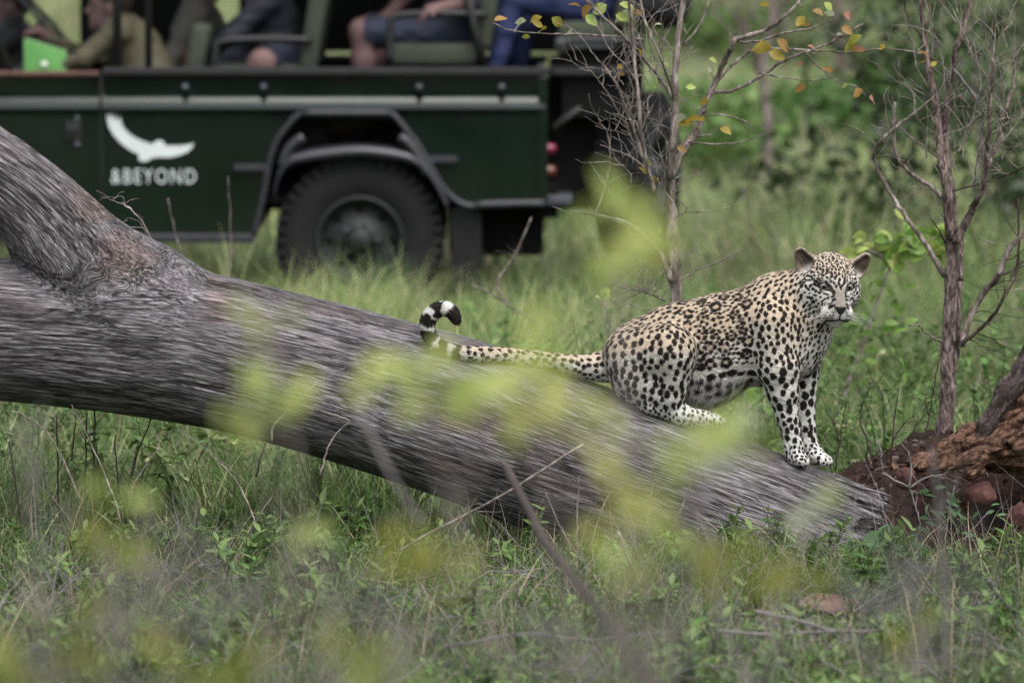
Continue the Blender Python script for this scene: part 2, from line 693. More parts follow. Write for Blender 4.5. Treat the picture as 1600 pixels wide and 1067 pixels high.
def build_log():
    axis = TR[-8, :3] - TR[-14, :3]; axis /= np.linalg.norm(axis)
    pe = WL(1330, 832, 0)
    e1 = np.array([-axis[2], 0, axis[0]])
    def cut(F, ax):
        i0 = int(np.searchsorted(ax[0], pe[0] - 0.25))
        G = np.stack(np.meshgrid(ax[0][i0:], ax[1], ax[2], indexing='ij'), -1)
        sh = G.shape[:3]
        G = G.reshape(-1, 3)
        a = (G - pe) @ axis; b = (G - pe) @ e1; y = G[:, 1] - Y0
        Q = np.stack([b, y, a * 0.15], -1)
        jag = 0.055 * noise3(Q, 30, 3) + 0.055 * noise3(Q, 75, 4) + 0.03 * noise3(Q, 9, 9)
        lim = jag + 0.24 * b
        d = (a - lim) * 0.8
        # the broken face is hollow and dark inside
        F[i0:] = np.maximum(F[i0:], d.reshape(sh))
        return F
    V, F = LOG.mesh(0.0062, cut)
    V = relax(V, F, 2)
    N = vnormals(V, F)
    s, a, b, dT = curve_frame(TR, V)
    LF = spline_pts(LIMB[:-2] + [(165, 452, 3, 90), (290, 530, 3, 110)] + TRUNK[5:])
    s2, a2, b2, dLF = curve_frame(LF, V)
    dL = curve_frame(LB, V)[3]
    pj = spline_pts(TRUNK[5:7])[:1, :3]
    off = curve_frame(TR, pj)[0][0] - curve_frame(LF, pj)[0][0]
    TL = spline_pts(TRUNK[:5])
    dTL = curve_frame(TL, V)[3]
    w = sstep(-0.035, 0.035, (dTL - 0.24) - (dL - 0.15) + 0.03 * noise3(V, 6, 45) + 0.015 * noise3(V, 22, 46))[:, None]
    g = np.stack([s, a, b], -1) * (1 - w) + np.stack([s2 + off, a2, b2], -1) * w
    # waviness of the grain
    g2 = g.copy()
    g2[:, 1] += 0.018 * noise3(g, 2.2, 21); g2[:, 2] += 0.018 * noise3(g, 2.2, 22)
    st = np.array([1, 1, 1.0])
    dis = 0.007 * noise3(g2 * [3.0, 9, 9], 1, 31) + 0.0022 * noise3(g2 * [3.5, 24, 24], 1, 32)
    cr = np.abs(noise3(g2 * [2.2, 34, 34], 1, 33))
    crack = (1 - sstep(0.0, 0.10, cr)) * sstep(-0.1, 0.4, noise3(g2 * [1.5, 5, 5], 1, 34))
    cr2 = np.abs(noise3(g2 * [3.0, 60, 60], 1, 35))
    crack2 = (1 - sstep(0.0, 0.2, cr2))
    dis -= 0.010 * crack + 0.003 * crack2
    V = V + N * dis[:, None]
    # attribute colour: weathering (x), crack (y), brown stain (z)
    stain = sstep(0.25, 0.8, fbm(g * [1.3, 5, 5], 1, 41)) 
    for (u, v, r) in ((150, 305, 50), (185, 395, 40), (215, 400, 25), (345, 470, 30)):
        c = WL(u, v, -70)
        dd = np.linalg.norm((V - c) * [1, 0.4, 1], axis=1) * S
        stain = np.maximum(stain, 0.95 * (1 - sstep(r * 0.5, r * 1.3, dd + 12 * noise3(V, 25, 43))))
    endd = (V - pe) @ axis
    stain = np.maximum(stain, 0)
    col = np.stack([0.5 + 0.5 * np.clip(fbm(g * [1.2, 8, 8], 1, 44), -1, 1), np.clip(crack + 0.5 * crack2, 0, 1), stain], -1)
    me = raw_mesh('fallen_log', V, F, col, True, g2)
    t = NT('weathered_wood')
    at = t.attr('col').outputs['Vector']
    sep = t.n('ShaderNodeSeparateXYZ'); t.l(at, sep.inputs[0])
    gv = t.attr('grain').outputs['Vector']
    n1 = t.noise(t.mapping(gv, (13, 190, 190)), 1.0, 4, 0.62, 0.2)
    n2 = t.noise(t.mapping(gv, (20, 300, 300)), 1.0, 3, 0.6, 0.1)
    n3 = t.noise(t.mapping(gv, (3.5, 18, 18)), 1.0, 5, 0.6)
    base = t.ramp(n1, [(0.32, (0.040, 0.036, 0.038)), (0.43, (0.115, 0.106, 0.111)), (0.55, (0.205, 0.192, 0.202)), (0.72, (0.36, 0.342, 0.362))])
    fine = t.ramp(n2, [(0.36, (0.35, 0.33, 0.33)), (0.48, (0.92, 0.92, 0.92)), (0.7, (1.15, 1.15, 1.15))])
    c = t.mix(0.85, base, fine, 'MULTIPLY')
    patch = t.ramp(n3, [(0.3, (0.38, 0.36, 0.36)), (0.5, (0.85, 0.83, 0.84)), (0.68, (1.25, 1.24, 1.26))])
    c = t.mix(0.8, c, patch, 'MULTIPLY')
    big = t.noise(t.mapping(gv, (0.9, 4.5, 4.5), (1, 4, 2)), 1.0, 3, 0.6)
    c = t.mix(0.9, c, t.ramp(big, [(0.36, (0.58, 0.54, 0.52)), (0.5, (0.95, 0.94, 0.95)), (0.64, (1.2, 1.2, 1.22))]), 'MULTIPLY')
    n4 = t.noise(t.mapping(gv, (5.0, 62, 62)), 1.0, 3, 0.5, 0.15)
    n4 = t.math('ABSOLUTE', t.math('SUBTRACT', n4, 0.5))
    pm = t.noise(t.mapping(gv, (2.2, 9, 9), (5, 2, 1)), 1.0, 3, 0.6)
    c = t.mix(t.ramp(pm, [(0.38, (0.35, 0.35, 0.35)), (0.58, (0.95, 0.95, 0.95))]), c, t.ramp(n4, [(0.022, (0.10, 0.09, 0.092)), (0.085, (1, 1, 1))]), 'MULTIPLY')
    n5 = t.noise(t.mapping(gv, (9, 170, 170), (3, 1, 2)), 1.0, 2, 0.5, 0.1)
    c = t.mix(t.ramp(n5, [(0.60, (0, 0, 0)), (0.66, (0.2, 0.2, 0.2))]), c, (0.60, 0.575, 0.60))
    c = t.mix(t.math('MULTIPLY', sep.outputs[2], 0.55), c, t.mix(1.0, c, (0.85, 0.58, 0.42), 'MULTIPLY'))
    c = t.mix(t.math('MULTIPLY', sep.outputs[1], 0.38), c, (0.02, 0.017, 0.017))
    h = t.math('ADD', n1, t.math('MULTIPLY', n2, 0.5))
    h = t.math('ADD', h, t.math('MINIMUM', t.math('MULTIPLY', n4, 5.0), 0.5))
    m = t.bsdf(c, 0.78, 0, t.bump(h, 1.0, 0.007), 0.35)
    o = mesh_obj('fallen_log', me, m)
    tag(o, 'long grey weathered fallen tree trunk with forked limb, leopard perched on it', 'log')
    # loose splinters standing out of the broken end
    r = np.random.default_rng(5)
    for k in range(13):
        ang = r.uniform(-0.6, 1.5)
        rr = 0.19 * math.sqrt(r.uniform(0.3, 0.92))
        b_, y_ = rr * math.cos(ang) , -rr * math.sin(ang)
        p0 = pe + e1 * b_ + np.array([0, y_, 0]) - axis * 0.15 + axis * 0.24 * b_
        ln = r.uniform(0.17, 0.25)
        d = axis + 0.10 * r.normal(size=3)
        p1 = p0 + d * ln
        wd = r.uniform(0.005, 0.011)
        mid = (p0 + p1) / 2 + r.normal(size=3) * 0.004
        V_, F_ = tube(np.array([p0, mid, p0 + (p1 - p0) * .85, p1]), [wd, wd * .8, wd * .45, 0.0006], 5)
        Vl = V_ - p0
        gr = np.stack([V_ @ axis, V_ @ e1 + k, V_[:, 1]], -1)
        me = raw_mesh('splinter', Vl, F_, np.tile([0.8, 0.0, 0.0], (len(V_), 1)), False, gr)
        so = mesh_obj('splinter', me, m, o)
        so.location = tuple(p0)
build_log()

# ---------------- red soil mound with the rotten root on it
def build_mound():
    xs = np.linspace(0.75, 3.4, 190); ys = np.linspace(18.2, 20.9, 170)
    X, Y = np.meshgrid(xs, ys, indexing='ij')
    x, y = X.ravel(), Y.ravel()
    P = np.stack([x, y, np.zeros_like(x)], -1)
    yy = y + 0.10 * noise3(P, 3.5, 51) + 0.03 * noise3(P, 12, 52)
    h = mound_h(x, yy)
    rough = sstep(0.01, 0.08, h)
    z = gz(x, y) + h - 0.03 * (1 - rough) - 0.01 + rough * (0.03 * fbm(P, 9, 53) + 0.018 * fbm(P, 34, 54))
    V = np.stack([x, y, z], -1)
    n, m = X.shape
    i = np.arange(n - 1)[:, None] * m + np.arange(m - 1)[None, :]
    F = np.stack([i, i + m, i + m + 1, i + 1], -1).reshape(-1, 4)
    t = NT('red_soil')
    tc = t.n('ShaderNodeTexCoord').outputs['Object']
    a, b = t.noise(tc, 7, 6, 0.65), t.noise(tc, 60, 4)
    c = t.ramp(a, [(0.32, (0.010, 0.007, 0.006)), (0.55, (0.032, 0.018, 0.014)), (0.75, (0.085, 0.042, 0.032))])
    c = t.mix(0.6, c, t.ramp(b, [(0.3, (0.4, 0.4, 0.4)), (0.7, (1.3, 1.2, 1.2))]), 'MULTIPLY')
    mt = t.bsdf(c, 0.95, 0, t.bump(t.math('ADD', a, b), 0.8, 0.012), 0.15)
    o = mesh_obj('soil_mound', raw_mesh('soil_mound', V, F), mt)
    o['kind'] = 'structure'
build_mound()

def build_root():
    root = empty('dead_root', tuple(WL(1560, 720, 12)), 'rotten orange-brown tree root with dark bark lying on the red soil mound', 'tree root')
    org = np.array(root.location)
    s = SDF()
    pts = [(1392, 727, -2, 6), (1432, 722, 0, 15), (1480, 712, 4, 22), (1525, 697, 10, 33), (1570, 690, 16, 46), (1640, 682, 26, 60), (1760, 670, 40, 66)]
    for a, b in zip(pts[:-1], pts[1:]):
        s.cone(WL(*a[:3]), WL(*b[:3]), a[3] / S, b[3] / S, 0.03)
    s.cone(WL(1585, 672, 0), WL(1640, 610, 6), 36 / S, 46 / S, 0.04)
    s.cone(WL(1625, 610, 26), WL(1720, 500, 40), 40 / S, 46 / S, 0.04)
    s.cone(WL(1505, 690, -10), WL(1530, 668, -8), 16 / S, 13 / S, 0.02)
    s.cone(WL(1440, 735, -10), WL(1520, 725, -25), 9 / S, 20 / S, 0.03)
    s.ell(WL(1573, 698, -28), np.array([14, 10, 10]) / S, None, 0.01, 0, '-')
    V, F = s.mesh(0.005)
    N = vnormals(V, F)
    ax = WL(1600, 660) - WL(1420, 725); ax /= np.linalg.norm(ax)
    q = np.stack([V @ ax, V @ np.array([-ax[2], 0, ax[0]]), V[:, 1]], -1)
    d = 0.020 * fbm(q * [5, 14, 14], 1, 61) + 0.011 * fbm(q * [16, 45, 45], 1, 62) - 0.012 * (1 - sstep(0, .3, np.abs(noise3(q * [7, 40, 40], 1, 63))))
    V = V + N * d[:, None]
    q2 = q.copy()
    def wood(name, stops, bs):
        t = NT(name)
        gv = t.attr('grain').outputs['Vector']
        n1 = t.noise(t.mapping(gv, (34, 62, 62)), 1.0, 6, 0.7, 0.8)
        n2 = t.noise(t.mapping(gv, (4, 9, 9)), 1.0, 3)
        c = t.ramp(n1, stops)
        c = t.mix(0.7, c, t.ramp(n2, [(0.3, (0.45, 0.42, 0.4)), (0.7, (1.2, 1.15, 1.1))]), 'MULTIPLY')
        return t.bsdf(c, 0.85, 0, t.bump(n1, bs, 0.008), 0.25)
    me = raw_mesh('rotten_wood', V - org, F, None, True, q2)
    mesh_obj('rotten_wood', me, wood('rotten_wood', [(0.36, (0.010, 0.006, 0.005)), (0.48, (0.075, 0.038, 0.026)), (0.60, (0.18, 0.105, 0.07)), (0.74, (0.34, 0.225, 0.155))], 1.0), root)
    s = SDF()
    bp = [(1522, 704, -16, 5), (1545, 664, -14, 15), (1578, 612, -12, 20), (1626, 550, -4, 25), (1740, 420, 20, 30)]
    for a, b in zip(bp[:-1], bp[1:]):
        s.cone(WL(*a[:3]), WL(*b[:3]), a[3] / S, b[3] / S, 0.02)
    V, F = s.mesh(0.005)
    N = vnormals(V, F)
    ax = WL(1630, 548) - WL(1552, 645); ax /= np.linalg.norm(ax)
    q = np.stack([V @ ax, V @ np.array([-ax[2], 0, ax[0]]), V[:, 1]], -1)
    V = V + N * (0.009 * fbm(q * [4, 30, 30], 1, 66) + 0.006 * noise3(q * [9, 60, 60], 1, 67))[:, None]
    me = raw_mesh('bark', V - org, F, None, True, q)
    mesh_obj('bark', me, wood('dark_bark', [(0.36, (0.012, 0.010, 0.010)), (0.52, (0.05, 0.037, 0.036)), (0.72, (0.17, 0.135, 0.13))], 0.8), root)
build_root()

def rock_mesh(seed, sx, sy, sz):
    bm = bmesh.new()
    bmesh.ops.create_icosphere(bm, subdivisions=4, radius=1.0)
    V = np.array([v.co[:] for v in bm.verts]); F = np.array([[v.index for v in f.verts] for f in bm.faces])
    bm.free()
    d = 1 + 0.22 * noise3(V, 1.3, seed) + 0.10 * noise3(V, 3.5, seed + 1) + 0.03 * fbm(V, 11, seed + 2)
    V = V * d[:, None]
    # a few broken faces
    r = np.random.default_rng(seed)
    for _ in range(5):
        nrm = r.normal(size=3); nrm /= np.linalg.norm(nrm)
        h = V @ nrm
        V -= nrm * np.maximum(0, h - 0.78)[:, None] * 0.85
    return V * [sx, sy, sz], F

def stone_mat(name, a, b, c):
    t = NT(name)
    tc = t.n('ShaderNodeTexCoord').outputs['Object']
    n1, n2 = t.noise(tc, 14, 5, 0.6), t.noise(tc, 90, 3)
    col = t.ramp(n1, [(0.3, a), (0.52, b), (0.75, c)])
    col = t.mix(0.5, col, t.ramp(n2, [(0.3, (0.5, 0.5, 0.5)), (0.7, (1.2, 1.2, 1.2))]), 'MULTIPLY')
    return t.bsdf(col, 0.85, 0, t.bump(t.math('ADD', n1, n2), 0.5, 0.006), 0.3)
RED = stone_mat('red_stone', (0.022, 0.010, 0.009), (0.065, 0.026, 0.022), (0.14, 0.062, 0.052))
PINK = stone_mat('pink_stone', (0.10, 0.06, 0.05), (0.19, 0.12, 0.10), (0.29, 0.20, 0.17))
def stone(u, v, w, rx, ry, rz, seed, mat, label, group=None):
    V, F = rock_mesh(seed, rx / S, ry / S, rz / S)
    o = mesh_obj('stone', raw_mesh('stone', V, F), mat)
    o.location = tuple(WL(u, v, w))
    o.rotation_euler.z = seed * 1.3
    tag(o, label, 'stone', group or 'stones round the mound')
stone(1416, 747, -8, 21, 18, 18, 3, RED, 'round dark red stone tucked under the rotten root tip')
stone(1532, 772, -20, 26, 20, 22, 5, RED, 'red stone set in the mound face above the leafy weed')
stone(1592, 806, -30, 24, 18, 22, 8, RED, 'red stone in the mound at the far end of the root')
stone(1600, 880, -110, 20, 18, 17, 9, RED, 'reddish stone on the grass below the mound')
_p = ground_y(955)
stone(1288, 948, (_p - Y0) * S, 52, 34, 20, 12, PINK, 'flat pinkish stone lying in grass below the broken log end')
stone(1478, 903, -90, 22, 18, 13, 14, PINK, 'small pinkish stone half hidden in grass under the mound')

def soil_litter():
    """crumbs of soil, bark and dead twigs strewn over the mound"""
    r = np.random.default_rng(19)
    mb = MB()
    ico = rock_mesh(2, 1, 1, 1)
    bm = bmesh.new(); bmesh.ops.create_icosphere(bm, subdivisions=1, radius=1.0)
    IV = np.array([v.co[:] for v in bm.verts]); IF = np.array([[v.index for v in f.verts] for f in bm.faces]); bm.free()
    cols = np.array([(0.035, 0.02, 0.016), (0.06, 0.032, 0.025), (0.02, 0.014, 0.012), (0.13, 0.10, 0.085)])
    k = 0
    while k < 900:
        x, y = r.uniform(0.95, 2.4), r.uniform(18.2, 19.4)
        P = np.array([[x, y, 0.0]])
        yy = y + 0.10 * noise3(P, 3.5, 51)[0] + 0.03 * noise3(P, 12, 52)[0]
        h = float(np.ravel(mound_h(np.array([x]), np.array([yy])))[0])
        if h < 0.015: continue
        z = gz(x, y)[0] + h + 0.022 * fbm(P, 9, 53)[0]
        k += 1
        s_ = r.uniform(.003, .010) * (1 if r.uniform() < .9 else 1.8)
        V = IV * (1 + 0.3 * r.normal(size=IV.shape)) * s_ * r.uniform(.5, 1.3, 3)
        mb.add(V + [x, y, z], IF, cols[r.integers(0, 4)] * r.uniform(.7, 1.2))
        if k % 6 == 0:
            tp = np.array([[0, 0, 0.0]]) + np.cumsum(r.normal(0, .02, (4, 3)) * [1, 1, .35], 0)
            mb.tube(tp + [x, y, z + .008], [.0025, .002, .0018, .001], 4, cols[3] * r.uniform(.5, 1.3), cap=False)
    o = mb.build('soil_litter', attr_mat('litter', 0.9, 0.15, 0.3, 80), None, False)
    o['kind'] = 'stuff'
soil_litter()
# ================================================================== safari vehicle (broadside, facing left)
from mathutils.geometry import tessellate_polygon
YV = 27.4                        # near flank of the vehicle
VW_ = 1.62                       # width
def vx(u, y=YV): return W(u, 300, y)[0]
def vz(v, y=YV): return W(500, v, y)[2]

def prism(poly, y0, y1):
    """poly: (x, z) outline, extruded between y0 and y1"""
    n = len(poly)
    tri = tessellate_polygon([[Vector((p[0], p[1], 0)) for p in poly]])
    V = [(p[0], y0, p[1]) for p in poly] + [(p[0], y1, p[1]) for p in poly]
    T = [[a, b, c] for a, b, c in tri] + [[a + n, c + n, b + n] for a, b, c in tri]
    Q = [[i, (i + 1) % n, (i + 1) % n + n, i + n] for i in range(n)]
    return np.array(V, float), [np.array(T), np.array(Q)]

def extrude_x(prof, x0, x1):
    """prof: (y, z) open profile swept along x"""
    n = len(prof)
    V = [(x0, p[0], p[1]) for p in prof] + [(x1, p[0], p[1]) for p in prof]
    Q = [[i, i + 1, i + 1 + n, i + n] for i in range(n - 1)]
    return np.array(V, float), [np.array(Q)]

def build_vehicle():
    L = np.array([vx(562), YV + VW_ / 2, 0.0])
    root = empty('safari_vehicle', tuple(L), 'dark green open safari vehicle with guests and white bird emblem, parked behind the log', 'vehicle')
    GREEN = simple_mat('dark_green_paint', (0.0042, 0.0095, 0.0068), 0.09, 0, 0.55, 0.2, 3)
    BLACK = simple_mat('black_steel', (0.012, 0.012, 0.013), 0.5, 0, 0.4, 0.2, 12)
    TRIM = simple_mat('checker_plate', (0.028, 0.029, 0.034), 0.42, 0.3, 0.5, 0.25, 30, 0.4)
    RUBB = simple_mat('rubber', (0.009, 0.009, 0.010), 0.8, 0, 0.25, 0.3, 20, 0.3)
    FLARE = simple_mat('flare_rubber', (0.020, 0.020, 0.026), 0.36, 0, 0.5, 0.2, 15)
    DARK = simple_mat('underside', (0.008, 0.008, 0.008), 0.9, 0, 0.1)
    SEAT = simple_mat('green_canvas', (0.045, 0.052, 0.038), 0.8, 0, 0.2, 0.2, 40, 0.2)
    BRASS = simple_mat('brown_capping', (0.10, 0.050, 0.040), 0.6, 0, 0.3, 0.2, 20)
    STEEL = simple_mat('grey_steel', (0.06, 0.065, 0.075), 0.45, 0.4, 0.5, 0.2, 20)
    WHITE = simple_mat('white_decal', (0.52, 0.56, 0.56), 0.6, 0, 0.4, 0.05)
    def B(mb, name, mat, parent=root, smooth=False):
        mb.V = [v - L for v in mb.V]
        return mb.build(name, mat, parent, smooth)
    def poly(pts, y=YV): return [(W(u, v, y)[0], W(u, v, y)[2]) for u, v in pts]
    yn, yf = YV, YV + VW_
    ztop, zsh0, zsh1, zsh2 = vz(116), vz(146), vz(165), vz(176)
    x0, x1 = vx(161), vx(852)
    def flank(sgn, yb, name):
        mb = MB()
        y = yb
        prof = [(y + sgn * 0.034, ztop), (y + sgn * 0.034, zsh0 + 0.004), (y + sgn * 0.026, zsh0 - 0.004), (y - sgn * 0.006, zsh1 + .018), (y - sgn * 0.024, zsh1), (y - sgn * 0.026, zsh1 - .014), (y - sgn * 0.014, zsh2 + 0.004), (y, zsh2 - 0.008), (y + sgn * .03, zsh2 - 0.012)]
        mb.add(*extrude_x(prof, x0, x1))
        P = poly([(161, 172), (852, 172), (852, 316), (738, 320), (706, 302), (664, 236), (618, 184), (462, 184), (434, 222), (414, 300), (402, 372), (161, 372)])
        mb.add(*prism(P, y, y + sgn * 0.03))
        return B(mb, name, GREEN)
    flank(1, yn, 'side_panel')
    flank(-1, yf, 'side_panel')
    # end panels of the tub and floor
    mb = MB(); mb.box(x1 - 0.03, x1, yn + 0.032, yf - 0.032, vz(318), ztop)
    B(mb, 'tailgate', GREEN)
    mb = MB(); mb.box(x0 - 0.2, x1 - 0.032, yn + 0.06, yf - 0.06, vz(318), vz(310)); B(mb, 'floor', DARK)
    # corner post and capping rail with bolts
    mb = MB(); mb.box(x1 - 0.035, x1 + 0.012, yn - 0.018, yn + 0.02, vz(318), vz(120), bev=0.008)
    B(mb, 'corner_post', GREEN)
    mb = MB()
    mb.box(x0, x1 + .02, yn - 0.012, yn + 0.07, vz(118), vz(106), bev=0.008)
    B(mb, 'capping_rail', BLACK)
    mb = MB(); mb.box(x0, x1 + .02, yf - 0.07, yf + 0.012, vz(118), vz(106), bev=0.008); B(mb, 'capping_rail', BLACK)
    for u in (290, 412, 655, 784):
        V, F = lathe([(0.0, -0.018), (0.010, -0.016), (0.019, -0.004), (0.019, 0.004), (0.019, 0.034)], 12, 'y')
        mb = MB(); mb.add(V + [vx(u), yn, vz(137)], F); B(mb, 'bolt', STEEL, smooth=True)
    # doors: near one seen, far one plain
    for sgn, yb in ((1, yn), (-1, yf)):
        dx0, dx1 = vx(-170), vx(156)
        mb = MB()
        prof = [(yb + sgn * 0.034, ztop), (yb + sgn * 0.034, zsh0 + 0.004), (yb + sgn * 0.026, zsh0 - 0.004), (yb - sgn * 0.006, zsh1 + .018), (yb - sgn * 0.024, zsh1), (yb - sgn * 0.026, zsh1 - .014), (yb - sgn * 0.014, zsh2 + 0.004), (yb, zsh2 - 0.008), (yb + sgn * .03, zsh2 - 0.012)]
        mb.add(*extrude_x(prof, dx0, dx1))
        mb.add(*prism(poly([(-170, 172), (156, 172), (156, 372), (-170, 372)]), yb, yb + sgn * 0.03))
        d = B(mb, 'door', GREEN)
        mb = MB(); mb.box(dx0, dx1, min(yb - sgn * .012, yb + sgn * .07), max(yb - sgn * .012, yb + sgn * .07), vz(119), vz(112), bev=0.008)
        B(mb, 'door_capping', BRASS, d)
        if sgn > 0:
            mb = MB(); mb.box(vx(103), vx(127), yn - 0.012, yn - .002, vz(218), vz(190), bev=0.004); mb.box(vx(106), vx(124), yn - 0.035, yn - 0.012, vz(206), vz(200), bev=0.004)
            B(mb, 'door_handle', BLACK, d)
            for vv in (186, 226):
                V, F = lathe([(0.0, -0.012), (0.012, -0.011), (0.016, -.001)], 10, 'y')
                mb = MB(); mb.add(V + [vx(121), yn, vz(vv)], F); B(mb, 'bolt', STEEL, d, True)
        mb = MB(); mb.box(vx(157), x0 - 0.001, min(yb + sgn * .006, yb + sgn * .05), max(yb + sgn * .006, yb + sgn * .05), vz(372), ztop); B(mb, 'door_post', BLACK)
    # sill, checker-plate trims
    mb = MB(); mb.box(vx(-170), vx(398), yn - 0.03, yn + 0.06, vz(379), vz(365), bev=0.01); B(mb, 'sill', TRIM)
    def strip(pts, r, name, mat, yoff=-0.02, sides=6, n=4):
        P = np.array([[W(u, v, YV + yoff)[0], YV + yoff, W(u, v, YV + yoff)[2]] for u, v in pts])
        mb = MB(); V, F = tube(crom(P, n), r, sides); mb.add(V, F)
        return B(mb, name, mat, smooth=True)
    strip([(398, 368), (405, 335), (414, 296), (422, 250), (434, 218), (452, 194), (466, 180), (480, 178), (540, 178), (600, 178), (614, 180), (632, 200), (652, 226), (668, 252), (690, 290), (708, 310), (728, 321), (750, 323)], 0.017, 'arch_trim', TRIM)
    strip([(742, 321), (790, 319), (852, 318)], 0.021, 'rear_trim', TRIM)
    strip([(470, 177), (540, 177), (612, 177)], 0.019, 'arch_plate', TRIM)
    mb = MB(); mb.box(vx(366), vx(420), yn - 0.03, yn - .002, vz(267), vz(257), bev=0.004); B(mb, 'side_strip', TRIM)
    mb = MB(); mb.box(vx(668), vx(715), yn - 0.03, yn - .002, vz(254), vz(244), bev=0.004); B(mb, 'side_strip', TRIM)
    # wheel-arch flare: broad rubber lip
    fp = [(428, 300), (436, 268), (452, 247), (478, 240), (520, 234), (560, 231), (600, 234), (638, 241), (662, 255), (682, 282), (700, 318)]
    P = np.array([[W(u, v)[0] * 0 + W(u, v, YV)[0], YV, W(u, v, YV)[2]] for u, v in fp]); P = crom(P, 4)
    rows = []
    for dy, dz in ((0.03, 0.02), (-0.035, 0.012), (-0.06, -0.012), (-0.05, -0.04), (0.02, -0.045)):
        rows.append(P + [0, dy, dz])
    R_ = np.array(rows); nr, nc = R_.shape[:2]
    i = np.arange(nr - 1)[:, None] * nc + np.arange(nc - 1)[None, :]
    mb = MB(); mb.add(R_.reshape(-1, 3), np.stack([i, i + 1, i + nc + 1, i + nc], -1).reshape(-1, 4)); B(mb, 'wheel_flare', FLARE, smooth=True)
    for pts in ([(440, 262), (452, 232), (474, 214)], [(624, 214), (640, 226), (660, 258), (668, 272)]):
        strip(pts, 0.026, 'flare_end', FLARE, -0.03, 8)
    # inner wheel housing
    mb = MB(); mb.box(vx(405), vx(730), yn + 0.34, yn + 0.36, vz(330), vz(184)); mb.box(vx(405), vx(730), yn + 0.032, yn + 0.36, vz(190), vz(184))
    mb.box(vx(398), vx(405), yn + .032, yn + .36, vz(330), vz(184)); mb.box(vx(730), vx(737), yn + .032, yn + .36, vz(322), vz(184))
    B(mb, 'wheel_housing', DARK)
    # chassis and underside
    mb = MB()
    mb.box(vx(-420), vx(870), yn + 0.42, yn + 0.52, 0.52, 0.64); mb.box(vx(-420), vx(870), yf - 0.52, yf - 0.42, 0.52, 0.64)
    mb.box(vx(840), vx(872), yn + 0.1, yf - 0.1, 0.50, 0.66)
    mb.box(vx(560) - .04, vx(560) + .04, yn + 0.2, yf - 0.2, 0.36, 0.44)
    mb.box(vx(120), vx(400), yn + 0.3, yf - 0.3, 0.42, 0.5); mb.box(vx(560) - .12, vx(560) + .12, yn + .6, yn + .9, 0.28, 0.52, bev=0.05)
    B(mb, 'chassis', DARK)
    mb = MB(); mb.box(vx(842), vx(895), yn + 0.02, yn + 0.5, vz(322), vz(306), bev=0.01); B(mb, 'rear_step', STEEL)
    # front end (out of the picture to the left)
    for ya_, yb_ in ((yn, yn + .03), (yf - .03, yf)):
        mb = MB(); mb.add(*prism(poly([(-330, 168), (-172, 168), (-172, 372), (-250, 372), (-262, 300), (-300, 240), (-330, 232), (-480, 232), (-520, 250), (-545, 330), (-590, 330), (-590, 172), (-570, 165)]), ya_, yb_)); B(mb, 'front_wing', GREEN)
    mb = MB(); mb.box(vx(-590), vx(-175), yn + 0.031, yf - 0.031, vz(160), vz(128), bev=0.04); B(mb, 'bonnet', GREEN)
    mb = MB(); mb.box(vx(-600), vx(-590), yn + 0.2, yf - 0.2, vz(330), vz(160)); B(mb, 'grille', BLACK)
    mb = MB(); mb.box(vx(-640), vx(-605), yn, yf, vz(345), vz(310), bev=0.01); B(mb, 'bumper', BLACK)
    # wheels
    def wheel(cx, cy, cz, face, name='wheel', rotz=0.0, parent=root):
        w = bpy.data.objects.new(name, None); link(w, parent)
        w.location = (cx - L[0], cy - L[1], cz - L[2]); w.rotation_euler.z = rotz
        R0, hw = 0.405, 0.122
        prof = [(0.215, -hw * .80), (0.25, -hw * .96), (0.30, -hw * 1.0), (0.345, -hw * .98), (0.375, -hw * .90), (0.392, -hw * .74), (0.392, 0), (0.392, hw * .74), (0.375, hw * .90), (0.345, hw * .98), (0.30, hw), (0.25, hw * .96), (0.215, hw * .8)]
        mb = MB(); mb.add(*lathe(prof, 56, 'y')); ty = mb.build('tyre', RUBB, w)
        mb = MB()
        for k in range(44):
            a = k * 2 * PI / 44
            for row, (ya, yb) in enumerate(((-hw * .96, -hw * .42), (-hw * .34, hw * .34), (hw * .42, hw * .96))):
                aa = a + (row % 2) * PI / 44
                M = Matrix.Rotation(aa, 4, 'Y')
                mb.box(-0.018, 0.018, ya, yb, 0.385, 0.408, M=M)
                if row != 1:
                    s_ = -1 if row == 0 else 1
                    mb.box(-0.012, 0.012, min(s_ * hw * .90, s_ * hw * 1.03), max(s_ * hw * .90, s_ * hw * 1.03), 0.350, 0.392, M=M)
        tb = mb.build('tread', RUBB, w, False); tb['kind'] = 'stuff'
        f = face
        rp = [(0.218, f * hw * .86), (0.214, f * hw * .95), (0.196, f * hw * .90), (0.188, f * hw * .55), (0.150, f * hw * .42), (0.105, f * hw * .50), (0.080, f * hw * .62), (0.060, f * hw * .66), (0.058, f * hw * 1.0), (0.045, f * hw * 1.08), (0.0, f * hw * 1.09)]
        mb = MB(); mb.add(*lathe(rp, 40, 'y')); rim = mb.build('rim', RIM, w)
        mb = MB()
        for k in range(8):
            a = k * PI / 4
            V, F = lathe([(0.0, f * hw * .52), (0.018, f * hw * .52), (0.022, f * hw * .47)], 10, 'y')
            mb.add(V + [0.152 * math.cos(a), 0, 0.152 * math.sin(a)], F)
        h = mb.build('rim_hole', DARK, w); h['kind'] = 'stuff'
        for k in range(5):
            a = k * 2 * PI / 5
            V, F = lathe([(0.0, f * hw * .74), (0.011, f * hw * .73), (0.012, f * hw * .5)], 6, 'y')
            mb = MB(); mb.add(V + [0.082 * math.cos(a), 0, 0.082 * math.sin(a)], F); mb.build('wheel_nut', STEEL, w)
        return w
    RIM = simple_mat('rim_steel', (0.010, 0.014, 0.013), 0.5, 0.1, 0.4, 0.3, 20)
    zc = 0.395
